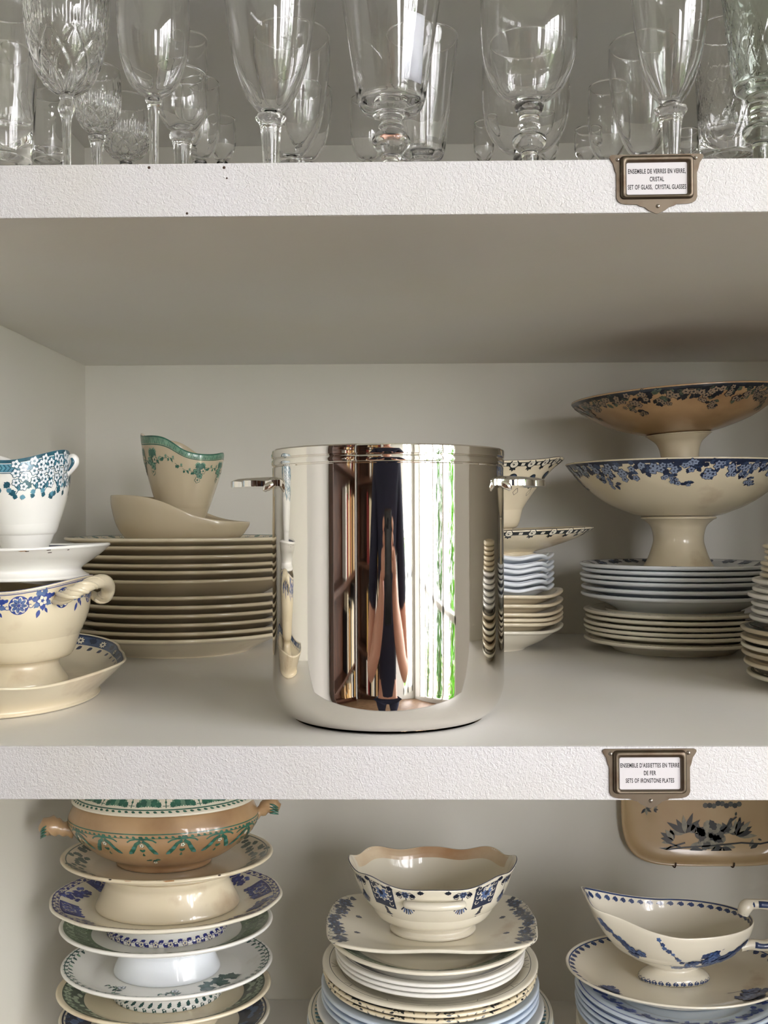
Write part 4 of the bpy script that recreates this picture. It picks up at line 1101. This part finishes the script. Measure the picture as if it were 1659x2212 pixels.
# stained rim and bracket handles
D = Dec(SB2, [BROWNST]); D.band(-.0004, -.0105, 0, 1, 160, 3, .25, PI-.2); D.build('stained_rim', b2)
D = Dec(SB2, [BROWNST]); D.band(SB2.L[SB2.rim]-SB2.L[3*5], SB2.L[SB2.rim]-SB2.L[3*5]+.0016, 0, 1, 60, 1, 4.9, 5.9); D.build('stained_foot', b2)
ff, nn = SB2.frame(-PI/2, .0155)
for sg in (1,):
    path = [SB2.frame(-PI/2-.36, .0150)[0], SB2.frame(-PI/2-.34, .0150)[0]+Vector((0, -.0045, 0)), ff+Vector((-.010, -.0060, 0)), ff+Vector((.010, -.0060, 0)), SB2.frame(-PI/2+.34, .0150)[0]+Vector((0, -.0045, 0)), SB2.frame(-PI/2+.36, .0150)[0]]
    v, f = tube(path, [.0025, .0034, .0037, .0037, .0034, .0025], 12, 5)
    h = raw('handle', v, f, IVORY, b2, None, True); h.parent = tb2; h['label'] = 'low bracket handle on the front side'

# ------------------------------------------------------------------ lower right: boat on stand on blue plates
NY = .93; nx = at(1458, 1118, NY).x; zst = at(0, 2070, NY+.01).z
RS = 236*NY/F
its = []
zt_ = zst-.0135
pl = []
for q in range(5): pl.append(dict(z=zt_-.0056*q-.0005, R=.0905+.0006*(q % 2), m=PALEB, h=.0125, t=.0034, rf=.6, label='blue and white plate, %s of five under the blossom sauce boat' % ordn(q, 5)))
for q in range(7): pl.append(dict(z=zt_-.0355-.0075*q, R=.0900, m=CREAM, h=.0130, t=.0036, rf=.6, label='cream plate, %s of seven in the lower right stack' % ordn(q, 7)))
pl = pl[::-1]; zlow = pl[0]['z']-.020; pl[0]['h'] = .0195; pl[0]['rf'] = .84
bs = thing('serving_bowl', 'cream serving bowl carrying the lower right plate stack', 'bowl', (nx, NY, ZL+.0002)); hb_ = zlow-ZL-.0004
Surf([(0, .002), (.04, .002), (.043, 0), (.046, .002), (.062, hb_*.5), (.073, hb_*.9), (.075, hb_), (.071, hb_), (.068, hb_*.9), (.058, hb_*.5), (.04, .012), (0, .010)], 6, None, 5, 80).mesh('body', CREAM, bs)
NST = stack('plate', pl, zlow+.0002, nx, NY, PALEB, '', 'plate', 'plates in the lower right stack')
CLB = ink('flow_blue_print', 40, 70, 160)
for j in (-1, -2, -3):
    o, S, _, _ = NST[j]; rnd = random.Random(j+20)
    def fl(D):
        D.band(-.001, -.002, 0)
        for k in range(26):
            D.origin(TAU*k/26, -.011); cluster(D, rnd, .013, 2, 6, -1, (0, 2, 0))
    print_on(o, S, [CLB, NAVY, MIDB], fl)
zs0 = NST[-1][2]+.0068; hS = zst-zs0
def rfn(th, t): return 1
pr = [(.56, 0), (.57, .1), (.55, .22), (.72, .42), (.90, .70), (.98, .90), (1, .98)]
c, rim = bprof(pr, hS, .035, .008)
SS = Surf(c, rim, bwarp(RS, .078, hS, lambda th: .001*cos(2*th)), 5, 150)
ts = thing('sauce_boat_stand', 'oval stand with blue blossom sprigs under the lower right sauce boat', 'stand', (nx, NY, zs0)); bS = SS.mesh('dish', IVORY, ts)
DB = ink('blossom_blue', 34, 54, 96); MB2 = ink('blossom_mid', 62, 88, 136)
D = Dec(SS, [DB, IVORY, MB2]); D.band(-.0018, -.0028, 0)
rnd = random.Random(30)
for k in range(54): D.origin(TAU*k/54, -.0058); D.leaf(-.002, 0, .2, .0062, .0042, 0, 1, 1); D.leaf(.0, .0015, 1, .003, .002, 2, 2)
def blossom(D, n, sp, rnd, sz=.0042):
    for q in range(n):
        x_, y_ = rnd.uniform(-1, 1)*sp, rnd.uniform(-.6, .6)*sp; s_ = sz*rnd.uniform(.6, 1)
        D.flower(x_, y_, s_, 5, 0, 2, q, 1+3*(q % 3), q % 3 == 0)
    for q in range(3): D.stroke([(0, 0), (rnd.uniform(-1, 1)*sp, rnd.uniform(-1, 1)*sp), (rnd.uniform(-1.7, 1.7)*sp, rnd.uniform(-1.3, 1.3)*sp)], .0006, 0)
D.origin(3.60, -.024); blossom(D, 7, .008, rnd, .0055); D.leaf(0, .005, 1.5, .012, .005, 2, 1, 1); D.stroke([(-.004, 0), (.012, -.002)], .0007, 0)
D.origin(3.95, -.018); D.stroke([(-.012, .004), (0, 0), (.012, .006)], .0006, 0); D.leaf(.002, 0, .8, .006, .003, 0, 2)
D.origin(5.62, -.026); blossom(D, 14, .013, rnd, .0062); D.origin(5.45, -.016); blossom(D, 9, .010, rnd, .0056); D.origin(5.8, -.030); blossom(D, 4, .006, rnd)
D.origin(4.75, -.014); D.leaf(-.008, 0, .3, .014, .004, 0, 1, 1); D.leaf(.002, 0, -.4, .009, .003, 0, 1)
D.build('blossom_sprigs', bS)
# boat
zb = zs0+.0085; bx = at(1452, 1118, NY).x; hB = at(1590, 1985, NY).z-zb; AXB = 168*NY/F; BY = .037
def zf(th):
    e = max(0, -cos(th)); return .0005+.0165*e**1.7+.0055*math.exp(-(gap(th, PI)/.62)**2)+.001*max(0, cos(th))
def rfn(th, t):
    e = abs(gap(th, PI)); return 1+.13*math.exp(-(e/.34)**2)*t**2.2+.14*math.exp(-((e-.42)/.26)**2)*t**4
pr = [(.46, 0), (.475, .05), (.42, .12), (.30, .20), (.40, .26), (.62, .38), (.82, .56), (.94, .76), (.99, .92), (1, .99)]
c, rim = bprof(pr, hB, .035, .022)
def wbo(th, r, z):
    t_ = min(max(z/hB, 0), 1.1); k = rfn(th, t_); sx_ = -.006*(1-t_) * 0
    return (r*AXB*cos(th)*k*(1.0 if t_ > .22 else .95), r*(BY*(1+.28*min(t_, 1))*(1+.75*math.exp(-(gap(th, PI)/.36)**2)*min(t_, 1)**3))*sin(th)*k, z+zf(th)*min(t_, 1)**1.8)
SBo = Surf(c, rim, wbo, 5, 150)
tb3 = thing('sauce_boat', 'white pouring sauce boat with blue blossom branches in the lower right', 'sauce boat', (bx, NY, zb)); b3 = SBo.mesh('body', IVORY, tb3)
D = Dec(SBo, [DB, IVORY, MB2]); rnd = random.Random(17)
D.band(-.0006, -.0020, 0, 1, 150)
for k in range(44): D.origin(TAU*k/44, -.0052); D.leaf(-.002, 0, .15, .0062, .0032, 0, 1, 1); D.disc(.004, 0, .0006, 2, 1, 5)
def br(a0, d0, a1, d1, n, sz):
    for q in range(n):
        t_ = q/(n-1); D.origin(a0+(a1-a0)*t_, d0+(d1-d0)*t_); D.flower(rnd.uniform(-.001, .001), rnd.uniform(-.001, .001), sz*rnd.uniform(.6, 1.1), 5, 0 if q % 2 else 2, 2 if q % 2 else 0, q, 1+2*(q % 2), True)
        if q < n-1:
            D.stroke([(0, 0), (D.r*(a1-a0)/(n-1), (d1-d0)/(n-1))], .0008, 0, 1)
br(3.55, .010, 3.95, .030, 9, .0040); D.origin(3.95, .029); blossom(D, 7, .006, rnd, .0048)
br(4.35, .006, 4.72, .034, 9, .0030); br(4.40, .040, 4.85, .030, 6, .0016)
br(4.60, .044, 5.80, .018, 18, .0058); br(5.0, .042, 5.7, .036, 9, .0046)
for a, d in ((4.85, .033), (5.05, .031), (5.3, .030), (5.5, .026), (5.75, .018), (5.1, .022), (5.6, .033)): D.origin(a, d); blossom(D, 6, .0060, rnd, .0054)
dfoot = SBo.L[SBo.rim]-SBo.L[3*5]
D.band(dfoot+.0012, dfoot+.0022, 0)
for k in range(30): D.origin(TAU*k/30, dfoot-.0025); D.leaf(-.002, 0, .2, .0055, .0035, 0, 1, 1)
D.build('blossom_branches', b3)
def LB(px, py, Y): return at(px, py, Y)-tb3.location
hp = [LB(1605, 1975, .93), LB(1612, 1958, .93), LB(1630, 1953, .932), LB(1665, 1955, .932), LB(1690, 1962, .932), LB(1700, 1990, .932), LB(1690, 2025, .932), LB(1655, 2042, .932), LB(1622, 2040, .932), LB(1598, 2046, .93)]
h = tobj('handle', hp, [.005, .0062, .0046, .0048, .0050, .0046, .0046, .0050, .0048, .0040], IVORY, tb3, seg=14)
for q, (i, j) in enumerate(((1, 2), (3, 4), (5, 6), (7, 8))):
    P2 = catmull(hp, 5)[i*5-4:j*5]; v, f = tube([p+Vector((0, -.0022, .0006)) for p in P2], .0032, 10, 1); raw('handle_stripe', v, f, DB, h, None, True)

# ------------------------------------------------------------------ tray hung on the back wall
tx0 = at(1343, 1118, YB-.02).x; tx1 = tx0+.205; zb0 = at(0, 1868, YB-.014).z; tw = (tx1-tx0)/2; thh = .095
tr = thing('serving_tray', 'tan rounded tray with dark flower spray hung on the lower back wall', 'tray', ((tx0+tx1)/2, YB-.0015, zb0+thh), rot=(.0, 0, 0))
def wt_(th, r, z):
    c_, s_ = cos(th), sin(th); n_ = 4.6; k = (abs(c_)**n_+abs(s_)**n_)**(-1/n_); kk = 1+(k-1)*min(r, 1)**1.2
    return (r*tw*c_*kk, -z, r*thh*s_*kk)
STr = Surf([(0, 0), (.85, 0), (.96, .0045), (1, .0100), (.995, .0118), (.97, .0112), (.87, .0048), (.5, .0040), (0, .0040)], 4, wt_, 6, 160)
btr = STr.mesh('dish', mat('tray_tan', srgb(200, 178, 140), .4, coat=.6, noise=(9, srgb(182, 150, 108), .35, .8)), tr)
fl_ = Dec(STr, [BLACK, ink('tray_wash', 120, 118, 106), BLACK]); rnd = random.Random(40)
def trp(px, py):
    p = at(px, py, YB-.0055)-tr.location; return Vector((p.x, 0, p.z))
class FlatDec(Dec):
    def p(s, a, b, lay): return Vector((s.o.x+a, -.0040-s.E*lay*1.6-.0001, s.o.z-b))
    def at_(s, px, py): s.o = trp(px, py)
D = FlatDec(STr, [BLACK, ink('tray_wash', 120, 118, 106), ink('dark_wash', 60, 62, 60)])
k_ = 1.165/F
def petals(px, py, n, l, w, a0, spread, mi=0):
    D.at_(px, py)
    for q in range(n): D.leaf(0, 0, a0+spread*(q/(n-1)-.5), l*k_*rnd.uniform(.75, 1), w*k_, mi if q % 3 else 1, 1+q % 2, 0)
petals(1480, 1800, 6, 48, 12, -1.9, 2.3); petals(1455, 1815, 5, 34, 11, -2.6, 1.5); petals(1500, 1800, 6, 26, 14, -.9, 2.8, 2)
D.at_(1535, 1805); D.flower(0, 0, 34*k_, 6, 1, 1, .3, 1)
for q in range(9): D.leaf(rnd.uniform(-20, 20)*k_, rnd.uniform(-20, 14)*k_, rnd.uniform(-3, 3), 26*k_, 13*k_, 0 if q % 3 else 2, 3, 1)
petals(1590, 1805, 7, 46, 12, -.8, 1.6); petals(1575, 1800, 5, 34, 12, -1.5, 2.6, 2)
petals(1560, 1830, 6, 32, 15, 1.4, 2.8); petals(1620, 1835, 6, 26, 9, .3, 3.2); petals(1490, 1835, 4, 30, 12, .4, 2.2, 0)
for pts in (((1430, 1836), (1480, 1830), (1540, 1826), (1600, 1820), (1640, 1822), (1659, 1818)), ((1370, 1822), (1400, 1834), (1440, 1832), (1480, 1820)), ((1560, 1795), (1580, 1772), (1590, 1764)), ((1395, 1838), (1430, 1840), (1450, 1828)), ((1470, 1830), (1440, 1818), (1435, 1808))):
    D.at_(1500, 1800); D.stroke([((x_-1500)*k_, (y_-1800)*k_) for x_, y_ in pts], 3.4*k_, 0, 3)
for x_, y_ in ((1580, 1768), (1592, 1762), (1600, 1774), (1372, 1816), (1380, 1808), (1408, 1832), (1418, 1838), (1640, 1812), (1560, 1845)):
    D.at_(x_, y_); D.leaf(-3*k_, 0, rnd.uniform(-2, 1), 9*k_, 3.6*k_, 0, 2, 1)
petals(1395, 1746, 5, 18, 6, .6, 3.4); petals(1412, 1748, 3, 12, 5, .1, 1.5)
D.at_(1560, 1738)
for q in range(9): D.disc((q-4)*9*k_, rnd.uniform(-3, 3)*k_, 6*k_, 0 if q % 2 else 2, 1+q % 2, 7)
D.build('flower_spray', btr)
for px in (1457, 1583):
    p = at(px, 1866, YB-.014)-tr.location
    tobj('wire_hook', [p+Vector((-.002, .011, -.002)), p+Vector((0, .002, -.0045)), p+Vector((.001, -.001, -.002)), p+Vector((.0016, -.0004, .0015))], .0008, DARKM, tr, seg=8)

# ------------------------------------------------------------------ the room behind the camera, mirrored in the cooler
WOOD = mat('dark_wood', srgb(84, 52, 34), .4, noise=(12, srgb(54, 32, 20), .3, .7))
def bookcase(name_label, x0, y0, wdt, dep, hgt, axis, ncol, seed, where):
    rnd = random.Random(seed)
    t = thing('bookcase', name_label, 'bookcase', (x0, y0, 0), rot=(0, 0, axis))
    def bx(nm, a, b, c, d, e, f): 
        o = box(nm, a, b, c, d, e, f, WOOD); o.parent = t; return o
    bx('side_panel', 0, .025, 0, dep, 0, hgt); bx('side_panel', wdt-.025, wdt, 0, dep, 0, hgt); bx('back_panel', .025, wdt-.025, dep-.015, dep, 0, hgt)
    n = 6; gapz = (hgt-.1)/n
    for k in range(n+1): bx('shelf', .025, wdt-.025, 0, dep-.015, .06+gapz*k-(.02 if k else 0), .08+gapz*k-(.02 if k else 0))
    M = Matrix.Translation(Vector((x0, y0, 0))) @ Matrix.Rotation(axis, 4, 'Z')
    cols = [('cream', srgb(222, 208, 176)), ('tan', srgb(176, 140, 96)), ('dark red', srgb(110, 30, 26)), ('brown', srgb(84, 52, 34)), ('black', srgb(32, 28, 28)), ('white', srgb(226, 222, 212)), ('ochre', srgb(190, 150, 84))]
    page = mat('book_pages', srgb(226, 216, 190), .8)
    for k in range(1, n):
        x = .03; i = 0
        while x < wdt-.13 and i < ncol:
            wd = rnd.uniform(.05, .10); hh = rnd.uniform(.62, .86)*gapz; cn, cc = rnd.choice(cols); dp = dep*.72
            cm = mat('book_cloth_'+cn.replace(' ', '_'), cc, .6)
            z = .06+gapz*k+.0005
            b = thing('book', '%s book, %s from the left on %s shelf up of the %s' % (cn, ORD[i] if i else 'first', ('the second', 'the third', 'the fourth', 'the fifth', 'the sixth')[k-1], where), 'book', M @ Vector((x+wd/2, .03, z)), 'books on the %s' % where, rot=(0, 0, axis))
            vs = []; tt_ = .003
            pts = [(-wd/2, dp), (-wd/2, .004), (-wd*.3, 0), (wd*.3, 0), (wd/2, .004), (wd/2, dp), (wd/2-tt_, dp), (wd/2-tt_, .006), (-wd/2+tt_, .006), (-wd/2+tt_, dp)]
            for zz_ in (0, hh): vs += [(a, b_, zz_) for a, b_ in pts]
            m_ = len(pts); fs = [(q, (q+1) % m_, m_+(q+1) % m_, m_+q) for q in range(m_)]
            for o_ in (0, m_): fs += [tuple(o_+q for q in f) for f in ((0, 1, 8, 9), (1, 2, 8), (2, 3, 7, 8), (3, 4, 7), (4, 5, 6, 7))]
            raw('cover', vs, fs, cm, b); pg = box('pages', -wd/2+tt_+.0003, wd/2-tt_-.0003, .0065, dp-.004, .003, hh-.003, page); pg.parent = b
            x += wd+.003+(rnd.random() < .12)*.06; i += 1
    return t
bookcase('tall dark wooden bookcase against the back wall behind the photographer', -.35, RY0+.31, 1.45, .30, 2.2, PI, 9, 3, 'back bookcase')
bookcase('tall dark wooden bookcase against the left wall of the room', RX0+.31, -2.05, 1.5, .30, 2.2, PI/2, 9, 5, 'left bookcase')
# garden outside the windows
box('ground', RX1+.18, 9, -9, 6, -.35, -.30, mat('garden_lawn', srgb(120, 128, 96), .9, noise=(3, srgb(92, 104, 70), .3, .7)), kind='structure')
box('ground', -6, RX1+.18, -9, RY0-.18, -.35, -.30, MATS['garden_lawn'], kind='structure')
def shrub(x, y, h, n, seed, label, col):
    rnd = random.Random(seed); t = thing('garden_shrub', label, 'shrub', (x, y, -.30), 'garden shrubs outside the windows')
    vs, fs = [], []; stems = []
    for k in range(9):
        a = rnd.random()*TAU; l = rnd.uniform(.15, .5); top = Vector((l*cos(a), l*sin(a), h*rnd.uniform(.8, 1))); stems.append(top)
        tobj('stem', [(0.03*cos(a), .03*sin(a), 0), (top.x*.4, top.y*.4, top.z*.5), top], [.015, .011, .004], mat('stem_bark', srgb(96, 84, 56), .8), t, seg=6, n=3)
    for k in range(n):
        s_ = rnd.choice(stems); u = rnd.uniform(.12, 1); p = Vector((s_.x*u**1.6, s_.y*u**1.6, s_.z*u))+Vector((rnd.gauss(0, .09), rnd.gauss(0, .09), rnd.gauss(0, .05)))
        a = rnd.random()*TAU; d = Vector((cos(a), sin(a), rnd.uniform(-1.2, .3))).normalized(); sd = d.cross(Vector((0, 0, 1))).normalized()*rnd.uniform(.012, .028); L_ = rnd.uniform(.12, .26)
        i = len(vs); vs += [p, p+d*L_*.5+sd, p+d*L_+Vector((0, 0, -.03)), p+d*L_*.5-sd]; fs.append((i, i+1, i+2, i+3))
    o = raw('foliage', vs, fs, mat('leaf_'+col, {'bright': srgb(74, 140, 16), 'mid': srgb(50, 100, 30), 'deep': srgb(34, 72, 26)}[col], .5), t); o['kind'] = 'stuff'
shrub(2.65, -.55, 3.0, 1500, 1, 'bright green leafy shrub outside the nearest pane of the side window', 'bright')
shrub(2.9, -1.75, 2.8, 1300, 2, 'mid green shrub outside the middle of the side window', 'mid')
shrub(2.9, -3.1, 2.2, 500, 3, 'deep green shrub outside the far end of the side window', 'deep')
shrub(4.2, .9, 3.0, 700, 4, 'tall mid green shrub standing behind the bright shrub', 'mid')
shrub(1.5, -4.6, 1.9, 500, 6, 'bright green shrub outside the back window', 'bright')

# ------------------------------------------------------------------ the photographer
SKIN = mat('skin', srgb(214, 160, 138), .5); NAVYC = mat('dark_knit', srgb(34, 36, 58), .8, bump=(300, .2, .001)); HAIR = mat('dark_hair', srgb(50, 34, 26), .5)
def skin(name, pts, edges, m, parent, sub=2, root=0):
    me = bpy.data.meshes.new(name); me.from_pydata([p[:3] for p in pts], edges, [])
    o = bpy.data.objects.new(name, me); C.objects.link(o); o.parent = parent; me.materials.append(m)
    sk = o.modifiers.new('skin', 'SKIN'); sk.use_smooth_shade = True
    me.skin_vertices or None
    for i, p in enumerate(pts):
        r = p[3] if isinstance(p[3], (tuple, list)) else (p[3], p[3]); me.skin_vertices[0].data[i].radius = r
    me.skin_vertices[0].data[root].use_root = True
    sb_ = o.modifiers.new('sub', 'SUBSURF'); sb_.levels = sub; sb_.render_levels = sub
    return o
per = thing('person', 'person in dark navy knitwear holding up a phone, mirrored in the cooler', 'person', (-.01, -.30, 0))
py0 = -.42
body = [(0, 0, .92, (.15, .11)), (0, 0, 1.08, (.125, .095)), (0, .0, 1.25, (.15, .105)), (0, 0, 1.38, (.13, .085)), (0, .005, 1.455, .052), (0, .02, 1.52, .052),
        (-.16, 0, 1.375, .058), (-.28, .04, 1.04, .054), (-.085, .19, 1.170, .040), (-.055, .255, 1.225, .027),
        (.16, 0, 1.375, .058), (.28, .04, 1.04, .054), (.105, .19, 1.170, .040), (.075, .255, 1.225, .027),
        (-.10, 0, .86, .088), (-.105, .02, .48, .060), (-.11, 0, .09, .040), (-.115, .13, .035, .034),
        (.10, 0, .86, .088), (.105, .02, .48, .060), (.11, 0, .09, .040), (.115, .13, .035, .034)]
ed = [(0, 1), (1, 2), (2, 3), (3, 4), (4, 5), (3, 6), (6, 7), (7, 8), (8, 9), (3, 10), (10, 11), (11, 12), (12, 13), (0, 14), (14, 15), (15, 16), (16, 17), (0, 18), (18, 19), (19, 20), (20, 21)]
skin('body', body, ed, SKIN, per)
e_ = .012
shirt = [(p[0], p[1], p[2], tuple(r+e_ for r in (p[3] if isinstance(p[3], tuple) else (p[3],)*2))) for p in body]
g = [shirt[0], shirt[1], shirt[2], shirt[3], (0, .003, 1.425, .066), shirt[6], (-.255, .03, 1.13, .066), shirt[10], (.255, .03, 1.13, .066)]
skin('pullover', g, [(0, 1), (1, 2), (2, 3), (3, 4), (3, 5), (5, 6), (3, 7), (7, 8)], NAVYC, per)
g = [(0, 0, .94, (.165, .125)), shirt[14], shirt[15], (-.11, .0, .12, .058), shirt[18], shirt[19], (.11, 0, .12, .058)]
skin('trousers', g, [(0, 1), (1, 2), (2, 3), (0, 4), (4, 5), (5, 6)], mat('dark_denim', srgb(36, 42, 66), .8), per)
for s in (-1, 1): skin('shoe', [(s*.11, -.03, .045, .045), (s*.112, .08, .04, .045), (s*.115, .16, .032, .036)], [(0, 1), (1, 2)], mat('shoe_leather', srgb(40, 30, 26), .4), per)
# head
vs, fs = [], []; nu, nv = 40, 32; hc = Vector((0, .025, 1.615))
for i in range(nv+1):
    ph = PI*i/nv
    for j in range(nu):
        th = TAU*j/nu; x = .073*sin(ph)*cos(th); y = .092*sin(ph)*sin(th); z = .115*cos(ph)
        if z < 0: f = 1+z*2.6; x *= max(f, .55)**.6; y = y*(max(f, .6)**.3)+.01*(-z/.115)
        fr_ = max(0, y/.092)
        y += .018*math.exp(-(x/.013)**2-((z+.015)/.022)**2)*(y > .03)+.006*math.exp(-(x/.025)**2-((z+.052)/.010)**2)*(y > .03)-.008*(math.exp(-((abs(x)-.031)/.014)**2-((z-.008)/.011)**2))*(y > .03)
        vs.append(hc+Vector((x, y, z)))
for i in range(nv):
    for j in range(nu): fs.append((i*nu+j, (i+1)*nu+j, (i+1)*nu+(j+1) % nu, i*nu+(j+1) % nu))
hd = raw('head', vs, fs, SKIN, per, None, True)
def ell(nm, c, r, m, par, n=16):
    S_ = Surf([(1e-6*0, -1)]+[(cos(a), sin(a)) for a in [-PI/2+PI*k/8 for k in range(1, 8)]]+[(0, 1)], 4, lambda th, rr, z: (c[0]+r[0]*rr*cos(th), c[1]+r[1]*rr*sin(th), c[2]+r[2]*z), 2, n)
    return S_.mesh(nm, m, par)
for s in (-1, 1):
    ell('eye', (s*.031, .025+.078, 1.623), (.012, .010, .008), mat('eye_white', srgb(235, 232, 226), .2), hd); ell('iris', (s*.031, .025+.0865, 1.623), (.0055, .003, .0055), HAIR, hd)
    ell('ear', (s*.074, .02, 1.61), (.008, .018, .030), SKIN, hd); ell('eyebrow', (s*.031, .025+.083, 1.642), (.017, .006, .0035), HAIR, hd)
ell('lips', (0, .025+.086, 1.563), (.022, .008, .007), mat('lip', srgb(186, 104, 98), .4), hd)
ell('hair', (0, .0, 1.640), (.088, .098, .108), HAIR, per, 28); ell('hair_bun', (0, -.09, 1.55), (.06, .05, .13), HAIR, per, 20)
# hands with five fingers each, closed on the phone
for s in (-1, 1):
    ox = -.055 if s < 0 else .075
    K = lambda x, y, z: (s*0+x+.01, y, z)
    wx_ = -.055 if s < 0 else .075
    ex = -.040 if s < 0 else .040              # phone edge
    palm = [(wx_, 0.252, 1.225, .024), ((wx_+ex*1.3)/2.0+.004*s, 0.265, 1.243, (.024, .015)), (ex*1.32+.0, 0.272, 1.262, (.022, .013))]
    ph_ = skin('hand', [(p[0]+.01, p[1], p[2], p[3]) for p in palm], [(0, 1), (1, 2)], SKIN, per, 2)
    for q in range(4):
        zf_ = 1.292-.018*q; ln = (.9, 1, .95, .8)[q]
        f = [(ex*1.36, 0.272, zf_-.006*(1-q*.5), .0092), (ex*1.28, 0.2815, zf_+.001, .0085), (ex*1.10, 0.2855-.0*q, zf_+.003, .0078), (ex*1.02-s*.004*ln, 0.2860, zf_+.004, .0068)]
        # fingers lie behind the phone's front side edge and curl round it
        f = [(a+.01, b_-.004, c_, r) for a, b_, c_, r in f]
        skin('finger', f, [(0, 1), (1, 2), (2, 3)], SKIN, ph_, 2)
    th_ = [(ex*1.35+.01, 0.262, 1.235, .0115), (ex*1.15+.01, 0.254, 1.252, .0100), (ex*.80+.01, 0.2515, 1.270, .0088), (ex*.62+.01, 0.2520, 1.283, .0075)]
    skin('thumb', th_, [(0, 1), (1, 2), (2, 3)], SKIN, ph_, 2)
phn = thing('phone', 'black phone held upright in both hands by the person', 'phone', (0, -.019, 1.245))
o = box('phone_body', -.036, .036, -.0005, .0075, -.076, .066, mat('phone_black', srgb(20, 20, 24), .2, metal=.3), bev=.003); o.parent = phn
for dx, dz in ((.020, .052), (.020, .030)):
    pass
o = box('screen', -.033, .033, -.0009, -.0004, -.072, .062, mat('screen_glass', srgb(12, 12, 14), .08)); o.parent = phn
tobj('camera_ring', [(.0, .0075, .0480), (.0, .0090, .0480)], .007, mat('lens_metal', srgb(40, 40, 44), .3, metal=1), phn, seg=20, n=1)
